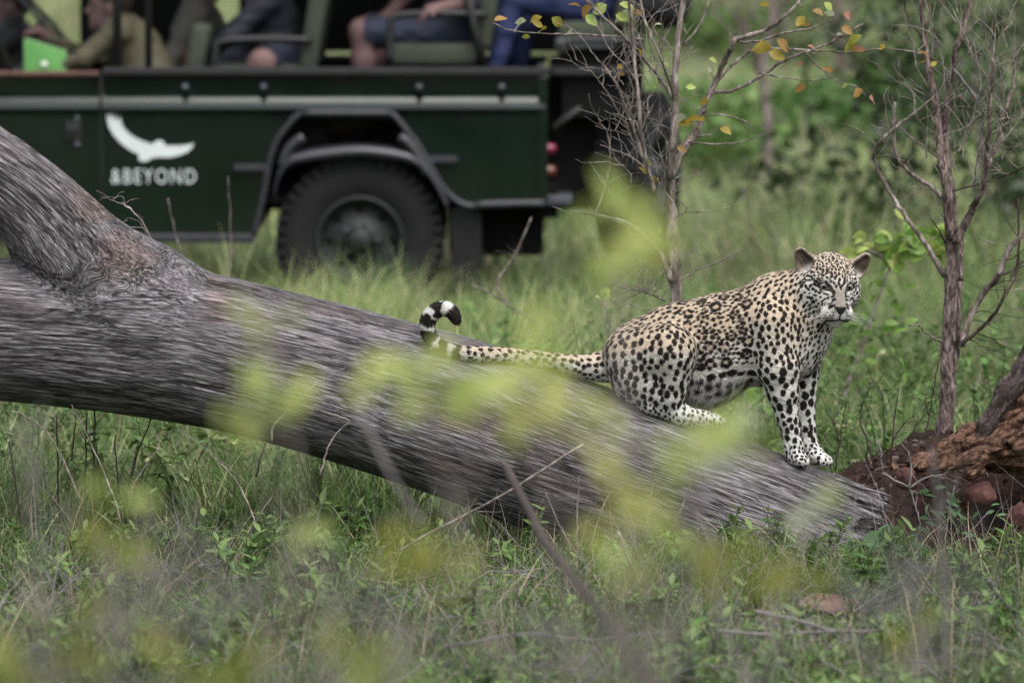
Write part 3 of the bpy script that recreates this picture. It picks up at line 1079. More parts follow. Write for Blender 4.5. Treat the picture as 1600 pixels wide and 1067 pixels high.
    wheel(vx(562), yn + 0.13, zc, -1); wheel(vx(562), yf - 0.13, zc, 1)
    wheel(vx(-410), yn + 0.13, zc, -1); wheel(vx(-410), yf - 0.13, zc, 1)
    # spare wheel standing off the tail on a carrier
    wheel(vx(1000), yn + 0.62, vz(272, yn + .6), -1, 'spare_wheel', math.radians(74))
    for pts, rd in (([W(862, 202, yn + 0.10), W(908, 168, yn + 0.18), W(955, 134, yn + 0.30)], 0.020), ([W(855, 300, yn + .6), W(930, 296, yn + .6), W(1000, 270, yn + .64)], 0.03), ([W(955, 150, yn + .62), W(975, 170, yn + .62), W(1000, 240, yn + .64)], 0.022)):
        mb = MB(); mb.tube(pts, rd, 8); B(mb, 'carrier_arm', BLACK, smooth=True)
    for yy in (yn + .02, yf - .30):
        mb = MB(); mb.box(vx(704), vx(752), yy, yy + .28, vz(455), vz(326), bev=.008); B(mb, 'mud_flap', RUBB)
    mb = MB(); mb.box(vx(700), vx(850), yn + .32, yf - .32, .30, .56, bev=.03); B(mb, 'added_dark_tank', DARK)  # dark box added to deepen the shadow under the tail
    CURT = simple_mat('dark_canvas', (0.012, 0.013, 0.012), 0.9, 0, 0.1, 0.3, 30)
    for ua, ub in ((350, 985), (88, 268)):  # dark sheets added behind the seats to keep the cabin backdrop dark
        mb = MB(); mb.box(vx(ua), vx(ub), yf - .035, yf - .02, vz(100), 2.40); B(mb, 'added_dark_curtain', CURT)
    mb = MB(); mb.box(x1 + .02, vx(955), yn + 0.36, yf - 0.1, vz(335), vz(122), bev=0.03); B(mb, 'rear_locker', DARK)
    LR = simple_mat('red_lens', (0.14, 0.006, 0.03), 0.3, 0, 0.5, 0.1); LR2 = simple_mat('amber_lens', (0.10, 0.022, 0.018), 0.2, 0, 0.5, 0.1)
    for vv, m_ in ((234, LR), (268, LR2)):
        V, F = lathe([(0.0, 0.042), (0.018, 0.039), (0.027, 0.025), (0.029, 0.0)], 18, 'x')
        mb = MB(); mb.add(V + [x1 + 0.012, yn + 0.055, vz(vv)], F); B(mb, 'tail_light', m_, smooth=True)
    # roof canopy on posts (keeps the seats in shade)
    zr = 2.42
    mb = MB(); mb.box(vx(-190), vx(1010), yn - 0.03, yf + 0.03, zr, zr + 0.05, bev=0.02); B(mb, 'canopy', BLACK)
    for u in (183, 232, 1000):
        for yy in (yn + 0.07, yf - 0.07):
            mb = MB(); zb = vz(112) if u < 900 else vz(140)
            xp = W(u, 50, yy)[0]
            mb.tube([(xp, yy, zb - .05), (xp, yy, 1.8), (xp, yy, zr)], 0.019 if u != 183 else 0.023, 8)
            B(mb, 'canopy_post', BLACK, smooth=True)
    mb = MB(); mb.tube([W(760, 112, yn + .10), W(740, 40, yn + .10), W(722, -60, yn + .10)], 0.02, 8); B(mb, 'roll_bar', BLACK, smooth=True)
    # windscreen frame and steering wheel
    mb = MB()
    for yy in (yn + 0.07, yf - 0.07):
        mb.tube([(vx(20), yy, ztop - 0.02), (vx(-60), yy, 1.75), (vx(-90), yy, zr)], 0.022, 8)
    mb.tube([(vx(20), yn + .07, ztop), (vx(20), yf - .07, ztop)], 0.022, 8)
    B(mb, 'windscreen_frame', BLACK, smooth=True)
    th = np.linspace(0, 2 * PI, 25)
    mb = MB(); cw = W(68, 30, yf - 0.45)
    mb.tube([cw + [0.13 * math.cos(a), 0.19 * math.sin(a), 0.14 * math.cos(a) * -1.0] for a in th], 0.014, 6, cap=False)
    mb.tube([cw, cw + [-0.25, 0, -0.35]], 0.02, 6); B(mb, 'steering_wheel', STEEL, smooth=True)
    # seats in three rising rows
    def seat(u0, u1, vc, yy0, yy1, back_u, back_v0, arm_v=None, ut=None):
        s = bpy.data.objects.new('seat', None); link(s, root)
        def b(mb, name, mat, smooth=True):
            mb.V = [v - L for v in mb.V]; return mb.build(name, mat, s, smooth)
        mb = MB(); mb.box(vx(u0), vx(u1), yy0, yy1, vz(vc + 36), vz(vc), bev=0.03); b(mb, 'cushion', SEAT)
        z0, z1 = vz(vc + 10), vz(back_v0)
        M = Matrix.Translation((vx(back_u), 0, z0)) @ Matrix.Rotation(math.radians(9), 4, 'Y')
        mb = MB(); mb.box(-0.045, 0.045, yy0, yy1, 0, z1 - z0, M=M, bev=0.03); b(mb, 'backrest', SEAT)
        mb = MB(); mb.box(vx(u0) + .02, vx(u1) + .12, yy0 + .02, yy1 - .02, vz(vc + 36) - 0.35, vz(vc + 36) - .002); b(mb, 'seat_box', DARK, False)
        if arm_v:
            zA = vz(arm_v)
            mb = MB()
            mb.tube(crom([(vx(back_u) + .03, yy0 - 0.03, zA), (vx(u0 + (u1 - u0) * .5), yy0 - 0.03, zA + .004), (vx(u0 + 14), yy0 - 0.03, zA - .01), (vx(u0 + 6), yy0 - 0.03, zA - 0.06), (vx(u0 + 4), yy0 - 0.03, vz(vc + 30))], 5), 0.019, 8)
            b(mb, 'armrest', BLACK)
    seat(180, 300, 138, yn + 0.15, yn + 0.65, 296, 40)
    seat(180, 300, 138, yf - 0.65, yf - 0.15, 296, 40)
    seat(330, 470, 104, yn + 0.14, yn + 0.72, 478, -70, 64)
    seat(330, 470, 104, yf - 0.72, yf - 0.14, 478, -70)
    seat(604, 744, 70, yn + 0.14, yn + 0.72, 752, -100, 24)
    seat(604, 744, 70, yf - 0.72, yf - 0.14, 752, -100)
    seat(872, 962, 36, yn + 0.14, yn + 0.72, 972, -130, 66 - 0)
    mb = MB(); mb.box(vx(868), vx(962), yn + 0.10, yn + 0.72, vz(78), vz(62), bev=0.01); B(mb, 'footrest', STEEL)
    mb = MB(); mb.box(x1 + .03, vx(985), yn + 0.1, yf - 0.1, vz(118), vz(106)); B(mb, 'rear_deck', BLACK)
    # white bird emblem and lettering on the flank
    bird = [(168, 176), (171, 184), (174, 177), (177, 188), (180, 179), (183, 190), (187, 182), (190, 193), (193, 200), (200, 208), (212, 216), (226, 222), (238, 226),
            (243, 221), (250, 219), (256, 222), (258, 228), (270, 228), (284, 228), (296, 226), (303, 224), (300, 231), (292, 238), (280, 243), (266, 246), (250, 246), (240, 246), (232, 251), (222, 253), (217, 250), (217, 241), (205, 236), (190, 225), (178, 212), (170, 198), (167, 186)]
    mb = MB(); mb.add(*prism(poly(bird), yn - 0.004, yn - 0.001)); B(mb, 'bird_emblem', WHITE)
    fc = bpy.data.curves.new('lettering', 'FONT')
    fc.body = '&BEYOND'; fc.size = 1.0; fc.space_character = 1.22; fc.extrude = 0.0
    fo = bpy.data.objects.new('lettering_source', fc)
    me = bpy.data.meshes.new_from_object(fo)
    bpy.data.objects.remove(fo)
    co = np.array([v.co[:] for v in me.vertices])
    mn, mx = co.min(0), co.max(0)
    xa, xb, za, zb = vx(174), vx(306), vz(287), vz(264)
    nx = xa + (co[:, 0] - mn[0]) / (mx[0] - mn[0]) * (xb - xa); nz_ = za + (co[:, 1] - mn[1]) / (mx[1] - mn[1]) * (zb - za)
    for i_, v in enumerate(me.vertices):
        v.co = (nx[i_] - L[0], yn - 0.003 - L[1], nz_[i_] - L[2])
    mesh_obj('lettering', me, WHITE, root)
build_vehicle()

# ------------------------------------------------------------------ people in the vehicle (seated, facing left)
SKIN = (0.125, 0.076, 0.072)
def person(pel, chest, head, knees, ankles, elbows, hands, shirt, legs, hair, label, shorts=False, sleeves=True, collar=None, group='guests seated in the vehicle'):
    s = SDF()
    cols = {0: shirt, 1: legs, 2: SKIN, 3: hair, 4: (0.05, 0.04, 0.035), 5: collar or shirt, 6: (0.02, 0.015, 0.012)}
    pel, chest, head = map(lambda p: np.array(p, float), (pel, chest, head))
    up = chest - pel; up /= np.linalg.norm(up)
    fw = np.array([-1.0, 0, 0]); fw -= up * fw.dot(up); fw /= np.linalg.norm(fw)
    sd_ = np.array([0, 1.0, 0])
    def c(a, b, r1, r2, lab, k=0.03, ws=1.0): s.cone(a, b, r1, r2, k, ws, lab)
    c(pel + sd_ * -.07, pel + sd_ * .07, .125, .125, 1, .05)
    c(pel + up * .08, chest, .135, .145, 0, .06, 0.85)
    sh = chest + up * .10
    c(sh - sd_ * .15, sh + sd_ * .15, .075, .075, 0, .06)
    neck = sh + up * .05
    c(neck, head - np.array([0, 0, .08]), .058, .052, 2, .02)
    c(neck - up * .01, neck + up * .035, .066, .062, 5, .01)
    s.ell(head + [0, 0, .02], np.array([.098, .076, .112]), None, .01, 2)
    c(head + [-.05, 0, -.06], head + [-.065, 0, -.085], .05, .038, 2, .03)
    c(head + [-.09, 0, .01], head + [-.112, 0, -.022], .012, .016, 2, .012)      # nose
    c(head + [-.088, -.03, -.062], head + [-.088, .03, -.062], .009, .009, 2, .01)  # lips
    for q in (-1, 1):
        s.ell(head + [.005, q * .078, -.005], np.array([.022, .010, .032]), None, .006, 2)   # ears
        s.ell(head + [-.086, q * .030, .018], np.array([.010, .013, .008]), None, .003, 6)   # eyes
    s.ell(head + [.018, 0, .045], np.array([.100, .084, .105]), None, .01, 3)
    for q, kn, an, el, hd in zip((-1, 1), knees, ankles, elbows, hands):
        kn, an, el, hd = map(lambda p: np.array(p, float), (kn, an, el, hd))
        hip = pel + sd_ * q * .10 + fw * .04
        mid = hip + (kn - hip) * (.9 if shorts else .72)
        c(hip, mid, .095, .074, 1, .04)
        c(mid, kn, .072, .062, 2 if shorts else 1, .012 if shorts else .03)
        c(kn, kn + (an - kn) * .35, .062, .060, 2 if shorts else 1, .03)
        c(kn + (an - kn) * .35, an, .058, .042, 2 if shorts else 1, .03)
        c(an + [0, 0, -.03], an + [-.17, 0, -.065], .045, .036, 4, .03)
        so = sh + sd_ * q * .19
        c(so, el, .060, .048, 0, .03)
        wr = el + (hd - el) * .86
        c(el, wr, .046, .034 if sleeves else .032, 0 if sleeves else 2, .015)
        fd = (hd - el) / np.linalg.norm(hd - el)
        dn = np.array([0, 0, -1.0]); dn -= fd * dn.dot(fd); dn /= np.linalg.norm(dn) + 1e-9
        sdh = np.cross(fd, dn)
        c(wr, hd + fd * .02, .030, .034, 2, .015)
        for j, (off, ln) in enumerate(((-.030, .062), (-.010, .075), (.010, .070), (.029, .055))):
            a0 = hd + fd * .03 + sdh * off
            a1 = a0 + fd * ln * .55 + dn * .012
            a2 = a1 + fd * ln * .25 + dn * ln * .45
            c(a0, a1, .0105, .0095, 2, .006); c(a1, a2, .0095, .008, 2, .004)
        t0 = hd - fd * .005 - sdh * q * .03
        c(t0, t0 + fd * .035 - sdh * q * .022 + dn * .02, .013, .010, 2, .008)
    V, F = s.mesh(0.0095)
    V = relax(V, F, 1, .4)
    lab = s.labels(V)
    col = np.array([cols[i] for i in range(7)])[lab]
    fold = noise3(V, 14, 7) * 0.25 + noise3(V, 40, 8) * .12
    isc = (lab == 0) | (lab == 1)
    N = vnormals(V, F)
    V = V + N * (np.where(isc, 0.006 * noise3(V * [1, 1, 2.2], 16, 9), 0))[:, None]
    col = np.clip(col * (1 + np.where(isc, fold, 0.08 * fold))[:, None], 0.003, 0.9)
    o = mesh_obj('person', raw_mesh('person', V - pel, F, col), PERSON)
    o.location = tuple(pel)
    tag(o, label, 'person', group)
    return o
PERSON = attr_mat('people', 0.7, 0.25, 0.12, 60)
_yn = YV
def Q(u, v, dy): return W(u, v, YV + dy)
# guide in the front seat with the green book
person(Q(238, 128, .40), Q(205, 74, .40), Q(172, 12, .40), [Q(120, 165, .30), Q(120, 165, .52)], [Q(120, 290, .30), Q(125, 290, .5)],
       [Q(132, 92, .18), Q(128, 88, .62)], [Q(98, 104, .26), Q(66, 54, .50)], (0.085, 0.077, 0.048), (0.08, 0.075, 0.05), (0.02, 0.015, 0.012),
       'person in khaki shirt with blue collar reading a green book', collar=(0.02, 0.03, 0.28))
# driver, far left
person(Q(40, 150, 1.25), Q(28, 84, 1.25), Q(16, 10, 1.25), [Q(-110, 165, 1.1), Q(-110, 165, 1.4)], [Q(-120, 290, 1.1), Q(-120, 290, 1.4)],
       [Q(-50, 100, 1.0), Q(-48, 100, 1.5)], [Q(-120, 80, 1.1), Q(-120, 80, 1.4)], (0.02, 0.02, 0.022), (0.03, 0.03, 0.03), (0.02, 0.015, 0.012),
       'person in black clothes at the wheel, front left of the vehicle')
# khaki guest on the far side behind the guide
person(Q(318, 112, 1.2), Q(312, 52, 1.2), Q(318, -16, 1.2), [Q(190, 120, 1.1), Q(190, 120, 1.32)], [Q(190, 230, 1.1), Q(190, 230, 1.3)],
       [Q(268, 96, .98), Q(262, 92, 1.42)], [Q(210, 104, 1.1), Q(206, 104, 1.32)], (0.11, 0.105, 0.09), (0.06, 0.06, 0.05), (0.02, 0.015, 0.012),
       'person in grey khaki jacket sitting beyond the canopy posts')
# dark jacket, bare knee turned out
person(Q(440, 98, .50), Q(424, 34, .50), Q(410, -38, .50), [Q(410, 98, .12), Q(310, 92, .62)], [Q(352, 190, .22), Q(316, 200, .60)],
       [Q(360, 60, .26), Q(350, 62, .80)], [Q(308, 92, .40), Q(306, 92, .62)], (0.014, 0.015, 0.022), (0.02, 0.024, 0.04), (0.03, 0.02, 0.014),
       'person in dark navy jacket with one bare knee turned outwards', shorts=True)
# shorts, hand on the armrest
person(Q(712, 56, .44), Q(708, -10, .44), Q(700, -84, .44), [Q(566, 50, .32), Q(580, 44, .60)], [Q(574, 178, .32), Q(592, 180, .58)],
       [Q(742, 0, .18), Q(640, -12, .74)], [Q(678, 16, .12), Q(602, 30, .56)], (0.018, 0.022, 0.035), (0.014, 0.018, 0.034), (0.05, 0.035, 0.02),
       'person in navy shirt and shorts resting a hand on the armrest', shorts=True, sleeves=False)
# blue jeans, rear row
person(Q(930, 6, .44), Q(928, -62, .44), Q(918, -136, .44), [Q(800, -4, .30), Q(828, -6, .62)], [Q(770, 128, .28), Q(806, 128, .60)],
       [Q(868, -40, .20), Q(866, -40, .72)], [Q(812, -22, .30), Q(815, -22, .55)], (0.03, 0.03, 0.04), (0.022, 0.030, 0.085), (0.06, 0.04, 0.025),
       'person in bright blue jeans in the rear row')
person(Q(1040, 6, 1.2), Q(1036, -60, 1.2), Q(1028, -130, 1.2), [Q(912, 0, 1.1), Q(912, 0, 1.32)], [Q(905, 125, 1.1), Q(905, 125, 1.3)],
       [Q(985, -22, 1.0), Q(985, -22, 1.42)], [Q(935, -10, 1.1), Q(935, -10, 1.3)], (0.03, 0.02, 0.026), (0.02, 0.02, 0.022), (0.02, 0.015, 0.01),
       'person in dark clothes at the very back of the vehicle')
def build_book():
    o = empty('book', tuple(Q(70, 90, .33)), 'bright green book held open by the khaki-shirted person', 'book')
    Lb = np.array(o.location)
    G = simple_mat('green_cover', (0.085, 0.25, 0.06), 0.6, 0, 0.4, 0.06, 20)
    PG = simple_mat('paper', (0.7, 0.69, 0.65), 0.8, 0, 0.2, 0.05)
    def page(c4, th, name, mat):
        A = np.array(c4); n = np.cross(A[1] - A[0], A[3] - A[0]); n /= np.linalg.norm(n)
        V = np.vstack([A, A + n * th]) - Lb
        F = np.array([[0, 1, 2, 3], [7, 6, 5, 4], [0, 4, 5, 1], [1, 5, 6, 2], [2, 6, 7, 3], [3, 7, 4, 0]])
        mesh_obj(name, raw_mesh(name, V, F, None, False), mat, o)
    c1 = [Q(40, 116, .26), Q(104, 118, .20), Q(104, 80, .24), Q(40, 60, .30)]
    page(c1, 0.006, 'cover', G)
    page([np.array(p) + [0, .012, 0] for p in c1], 0.012, 'pages', PG)
    page([Q(38, 116, .30), Q(39, 62, .34), Q(58, 66, .62), Q(58, 116, .58)], 0.006, 'cover', G)
    dots = lathe([(0, 0), (0.016, 0.0), (0.016, .002)], 14, 'y')
    mb = MB(); mb.add(dots[0] + Q(69, 101, .222) + [0, -0.008, 0] - Lb, dots[1]); mb.build('sticker', PG, o)
build_book()
# ================================================================== leopard
def build_leopard():
    s = SDF()
    def C(a, b, r1, r2, k, ws=1.0, lab=0):
        s.cone(WL(*a), WL(*b), r1 / S, r2 / S, k / S, ws, lab)
    def E(c, r, k, lab=0, R=None, op='+'):
        s.ell(WL(*c), np.array(r, float) / S, R, k / S, lab, op)
    BODY, THIGH, HFOOT, FLEG, FPAW, TAIL, NECK, HEAD, EAR = range(9)
    # trunk
    C((998, 549, 4), (1062, 538, 0), 50, 63, 10, 1.25)
    C((1062, 538, 0), (1125, 535, 0), 64, 74, 14, 1.35)
    C((1125, 535, 0), (1185, 523, 0), 74, 76, 14, 1.4)
    C((1185, 520, 0), (1212, 486, 0), 70, 52, 16, 1.25)
    E((1105, 583, 0), (62, 44, 54), 16)
    C((1200, 540, 0), (1238, 540, 0), 56, 48, 18, 1.2)
    # shoulder hump and neck
    C((1195, 470, -10), (1212, 462, -10), 26, 28, 16, 1.0, NECK)
    C((1215, 478, 0), (1272, 456, -10), 50, 42, 18, 1.05, NECK)
    C((1232, 520, 0), (1286, 478, -14), 50, 31, 18, 1.0, NECK)
    C((1240, 545, 0), (1266, 520, -4), 42, 34, 16, 1.0, NECK)
    # near hind leg
    C((985, 556, -32), (1044, 548, -54), 44, 43, 9, 1.0, THIGH)
    C((1050, 552, -56), (1045, 612, -48), 38, 28, 7, 1.0, THIGH)
    C((990, 588, -40), (1040, 622, -46), 36, 22, 14, 1.0, THIGH)
    C((985, 600, -36), (1014, 628, -44), 26, 18, 10, 1.0, THIGH)
    C((1016, 630, -46), (1064, 648, -48), 17, 16, 10, 1.0, HFOOT)
    C((1064, 648, -48), (1112, 657, -48), 14.5, 13.5, 8, 1.0, HFOOT)
    for i, (du, dv, dw) in enumerate(((14, 1, -13), (18, 2, -5), (18, 1.5, 4), (13, 0.5, 12))):
        C((1110, 656, -48 + dw * .6), (1108 + du, 658 + dv, -48 + dw), 9, 8.5, 3.5, 1.0, HFOOT)
    # far hind leg
    C((990, 560, 30), (1052, 556, 42), 42, 40, 14, 1.0, THIGH)
    C((1052, 560, 42), (1048, 618, 40), 36, 22, 12, 1.0, THIGH)
    C((1030, 634, 38), (1100, 644, 34), 15, 13, 8, 1.0, HFOOT)
    # near fore leg
    C((1206, 505, -36), (1216, 572, -44), 42, 33, 16, 1.0, FLEG)
    C((1216, 572, -44), (1223, 612, -42), 32, 24, 10, 1.0, FLEG)
    C((1223, 612, -42), (1229, 648, -40), 23.5, 17.2, 8, 1.0, FLEG)
    C((1229, 648, -40), (1239, 694, -37), 17, 14.5, 6, 1.0, FLEG)
    C((1239, 694, -37), (1243, 712, -38), 15, 15.5, 5, 1.0, FPAW)
    for du, dv, dw in ((10, 9, -13), (15, 10, -5), (15, 9, 4), (9, 7, 12)):
        C((1243, 712, -38 + dw * .5), (1241 + du, 711 + dv, -42 + dw), 11, 8.8, 3.5, 1.0, FPAW)
    # far fore leg
    C((1240, 530, 26), (1252, 580, 30), 40, 28, 14, 1.0, FLEG)
    C((1252, 580, 30), (1256, 640, 24), 27, 16.5, 8, 1.0, FLEG)
    C((1256, 640, 24), (1264, 694, 18), 16.5, 13, 6, 1.0, FLEG)
    C((1264, 694, 18), (1274, 712, 12), 13.5, 15, 5, 1.0, FPAW)
    for du, dv, dw in ((13, 9, -13), (20, 10, -5), (20, 9, 4), (12, 7, 12)):
        C((1274, 711, 12 + dw * .5), (1272 + du, 711 + dv, 8 + dw), 11, 9, 3.5, 1.0, FPAW)
    # tail: lies along the log, tip curled up
    tp = [(962, 570, -8, 24), (945, 573, -14, 20), (925, 573, -22, 17.5), (890, 569, None, 15), (850, 563, None, 13.2), (810, 557, None, 12), (770, 554, None, 11.6),
          (735, 553, None, 11.6), (704, 548, None, 10.5), (683, 539, None, 10.8), (670, 523, None, 11.2), (668, 504, None, 11.8), (676, 489, None, 11.8), (692, 482, None, 11.2),
          (706, 487, None, 10.2), (713, 500, None, 8)]
    out, wl = [], -30
    for i, (u, v, w, r) in enumerate(tp):
        if w is None:
            if i <= 8:
                ws = np.arange(-125, 0, 2.0)
                d = np.array([log_dist(WL(u, v, w_)[None])[0] for w_ in ws]) * S
                k = int(np.argmax(d < r * 0.8)) if (d < r * 0.8).any() else len(ws) - 20
                wl = max(wl - 22, ws[k])
            w = wl - (0 if i <= 8 else 3 * (i - 8))
        out.append(list(WL(u, v, w)) + [r / S])
    tl = crom(np.array(out), 3)
    tail_s = np.concatenate([[0], np.cumsum(np.linalg.norm(np.diff(tl[:, :3], axis=0), axis=1))])
    for i in range(len(tl) - 1):
        s.cone(tl[i, :3], tl[i + 1, :3], tl[i, 3], tl[i + 1, 3], 0.006 if i > 6 else 0.02, 1.0, TAIL)
    # head: local axes a (towards picture right), b (up), c (out of the face)
    H0 = WL(1297, 440, -22)
    c = np.array([0.21, -0.965, -0.155]); c /= np.linalg.norm(c)
    a = np.cross(c, [0.05, 0, 1.0]); a = -a if a[0] < 0 else a; a /= np.linalg.norm(a)
    b = np.cross(a, c); b = -b if b[2] < 0 else b
    R = np.stack([a, b, c], 1)
    def hp(p):
        return H0 + R @ (np.array(p, float) / S)
    def HC(p, q, r1, r2, k, lab=HEAD, op='+'):
        s.cone(hp(p), hp(q), r1 / S, r2 / S, k / S, 1.0, lab, op)
    def HE(p, r, k, lab=HEAD, op='+', RR=None):
        s.ell(hp(p), np.array(r, float) / S, R if RR is None else RR, k / S, lab, op)
    HE((0, 6, -6), (42, 39, 46), 10)
    HE((-24, -14, 6), (24, 27, 30), 14); HE((24, -14, 6), (24, 27, 30), 14)
    HE((-35, -24, -8), (15, 21, 18), 10); HE((35, -24, -8), (15, 21, 18), 10)      # ruffs
    HC((0, 16, 30), (0, -26, 58), 17, 14, 10)            # bridge of the nose
    HC((0, -24, 30), (0, -35, 52), 28, 20, 10)           # muzzle
    HE((-11.5, -39, 55), (15, 12.5, 13), 6); HE((11.5, -39, 55), (15, 12.5, 13), 6)
    HC((0, -48, 34), (0, -53, 50), 14, 9.5, 6)             # chin
    HE((0, -28, 67), (9.5, 5.5, 5), 4)                     # nose pad
    HC((-9, 12, 41), (-29, 10.5, 31), 7, 6.5, 5); HC((9, 12, 41), (29, 10.5, 31), 7, 6.5, 5)   # brows
    HE((-20.5, 1.2, 43), (9.0, 5.5, 8), 2.5, HEAD, '-'); HE((20.5, 1.2, 43), (9.0, 5.5, 8), 2.5, HEAD, '-')
    HC((-12, -2, 40), (-28, -4, 30), 4.5, 5, 4); HC((12, -2, 40), (28, -4, 30), 4.5, 5, 4)
    # ears
    ear_info = []
    for sx, tip, base in ((-1, (-53, 47, -12), (-35, 20, -8)), (1, (60, 42, -10), (40, 16, -8))):
        t0, b0 = np.array(tip, float), np.array(base, float)
        up = t0 - b0; L = np.linalg.norm(up); up /= L
        fw = np.array([sx * 0.30, 0.0, 1.0]); fw -= up * fw.dot(up); fw /= np.linalg.norm(fw)
        sd_ = np.cross(up, fw)
        RR = R @ np.stack([sd_, up, fw], 1)
        mid = b0 + up * (L * 0.46)
        lo_, hi_ = b0 + up * (L * 0.18), b0 + up * (L * 0.66)
        s.ell(hp(lo_), np.array([18.5, L * 0.56, 9.0]) / S, RR, 4 / S, EAR, '+')
        s.ell(hp(hi_), np.array([11.0, L * 0.44, 7.0]) / S, RR, 5 / S, EAR, '+')
        s.ell(hp(lo_ + fw * 8.0 + up * 2), np.array([14.0, L * 0.46, 9.5]) / S, RR, 2 / S, EAR, '-')
        s.ell(hp(hi_ + fw * 6.5 - up * 1.0), np.array([8.0, L * 0.37, 7.5]) / S, RR, 2 / S, EAR, '-')
        ear_info.append((mid, sd_, up, fw, L))
    V, F = s.mesh(0.0034)
    V = relax(V, F, 2, 0.45)
    V, F = quad_subdiv(V, F)
    V = relax(V, F, 1, 0.4)
    N = vnormals(V, F)
    lab = s.labels(V)
    nV = len(V)
    u, v = to_px(V)
    w = (V[:, 1] - Y0) * S
    hl = ((V - H0) @ R) * S
    ha, hb, hc = hl[:, 0], hl[:, 1], hl[:, 2]
    isear = lab == EAR
    ishead = (lab == HEAD) | isear
    # -------- base coat
    dorsal = np.clip(0.5 + 0.9 * N[:, 2] + 0.35 * (1 - sstep(455, 600, v)), 0, 1)
    pale = np.array([0.52, 0.485, 0.44]); tan = np.array([0.41, 0.322, 0.23]); white = np.array([0.55, 0.535, 0.51])
    kd = 0.85 * sstep(0.36, 1.0, dorsal) * (1 - sstep(540, 620, v))
    col = pale * (1 - kd)[:, None] + tan * kd[:, None]
    kw = sstep(560, 640, v) * (lab != TAIL)
    kw = np.maximum(kw, sstep(0.2, 0.9, -N[:, 2]))
    col = col * (1 - kw)[:, None] + white * kw[:, None]
    tpar = np.full(nV, -1.0)
    mt = lab == TAIL
    bd = np.full(mt.sum(), 1e9); bs = np.zeros(mt.sum())
    for i in range(len(tl)):
        d = np.linalg.norm(V[mt] - tl[i, :3], axis=1)
        m = d < bd; bd[m] = d[m]; bs[m] = tail_s[i]
    for i in range(len(tl) - 1):   # refine to the segment
        p, q = tl[i, :3], tl[i + 1, :3]
        t_ = np.clip(((V[mt] - p) @ (q - p)) / ((q - p) @ (q - p)), 0, 1)
        d = np.linalg.norm(V[mt] - (p + t_[:, None] * (q - p)), axis=1)
        m = d < bd - 1e-7; bd[m] = d[m]; bs[m] = tail_s[i] + t_[m] * (tail_s[i + 1] - tail_s[i])
    tpar[mt] = bs / tail_s[-1]
    ktw = sstep(0.55, 0.75, tpar)[:, None]
    col = col * (1 - ktw) + white * ktw
    # -------- spots
    rg = np.random.default_rng(21)
    sp = np.full(nV, 0.0)           # darkness
    warm = np.zeros(nV)             # tan centre of rosettes
    wob = np.stack([noise3(V, 140, 71), noise3(V, 140, 72), noise3(V, 140, 73)], -1) * (1.5 / S)
    wob += np.stack([noise3(V, 320, 74), noise3(V, 320, 75), noise3(V, 320, 76)], -1) * (0.7 / S)
    VW = V + wob
    order = np.argsort(V[:, 0]); xs_sorted = V[order, 0]
    def near(p, r):
        i0, i1 = np.searchsorted(xs_sorted, p[0] - r), np.searchsorted(xs_sorted, p[0] + r)
        return order[i0:i1]
    def flow(p, n, kind):
        # hair direction on the surface
        if kind == 'leg':
            f = np.array([0.0, 0, -1.0])
        elif kind == 'tail':
            f = np.array([-1.0, 0, 0.1])
        elif kind == 'neck':
            f = np.array([-0.45, 0.0, -1.0])
        else:
            f = np.array([-1.0, 0, -0.35])
        f = f - n * f.dot(n)
        return f / (np.linalg.norm(f) + 1e-9)
    def stamp(p, n, r, el, f, strength=1.0, cen=False):
        ids = near(p, r * el * 1.8 + 0.004)
        q = VW[ids] - p
        al = q @ f
        h = q @ n
        pe2 = (q * q).sum(1) - al * al - h * h
        d = np.sqrt(np.maximum(pe2, 0) + (al / el)**2 + (h * 0.6)**2) / (r * 1.02)
        ok = (N[ids] @ n) > 0.15
        if cen:
            warm[ids] = np.maximum(warm[ids], np.where(ok, 1 - sstep(0.6, 1.1, d), 0))
        else:
            sp[ids] = np.maximum(sp[ids], np.where(ok, strength * (1 - sstep(0.82, 1.16, d)), 0))
    near_face = sstep(-0.2, 0.2, -N[:, 1])
    # regions
    rosette = (~ishead) & (lab != TAIL) & (u > 1060) & (u < 1195) & (v > 460) & (v < 570) & ((lab == BODY) | (lab == THIGH) & (u > 1092))
    reg_size = np.zeros(nV)         # spacing px
    reg_size[:] = 10.5
    m = (lab == THIGH) | ((lab == BODY) & (u < 1062))
    reg_size[m] = 11.6
    m2 = m & (v < 520); reg_size[m2] = 9.4
    m = (lab == FLEG); reg_size[m] = 13.8
    m = (lab == FLEG) & (v > 655); reg_size[m] = 11.0
    m = (lab == FLEG) & (v < 570); reg_size[m] = 10.2
    m = (lab == NECK) | ((lab == BODY) & (u > 1195)); reg_size[m] = 8.4
    m = (lab == NECK) & (u > 1240); reg_size[m] = 7.4
    m = (lab == HFOOT) | (lab == FPAW); reg_size[m] = 7.0
    m = (lab == TAIL); reg_size[m] = 9.6
    m = (lab == BODY) & (v < 470); reg_size[m] = 9.0
    m = (lab == BODY) & (v > 572); reg_size[m] = 15.5
    m = ishead & ~isear; reg_size[m] = 5.8
    m = ishead & (hb > 18); reg_size[m] = 4.9
    reg_size *= 0.91
    skip = isear | ((lab == TAIL) & (tpar > 0.62))
    # face areas without spots
    nose_br = (np.abs(ha) < 8.5) & (hb < 4) & (hb > -30) & (hc > 30)
    muzz = (hc > 40) & (hb < -26)
    eye_d = np.minimum(np.hypot((ha + 20.5) / 1.5, hb - 2), np.hypot((ha - 20.5) / 1.5, hb - 2))
    skip |= ishead & (nose_br | muzz | (eye_d < 8))
    acc = np.zeros((9000, 3)); accs = np.zeros(9000); na = 0
    placed = []
    # rosettes first
    cand = np.where(rosette & (N[:, 1] < 0.9))[0]
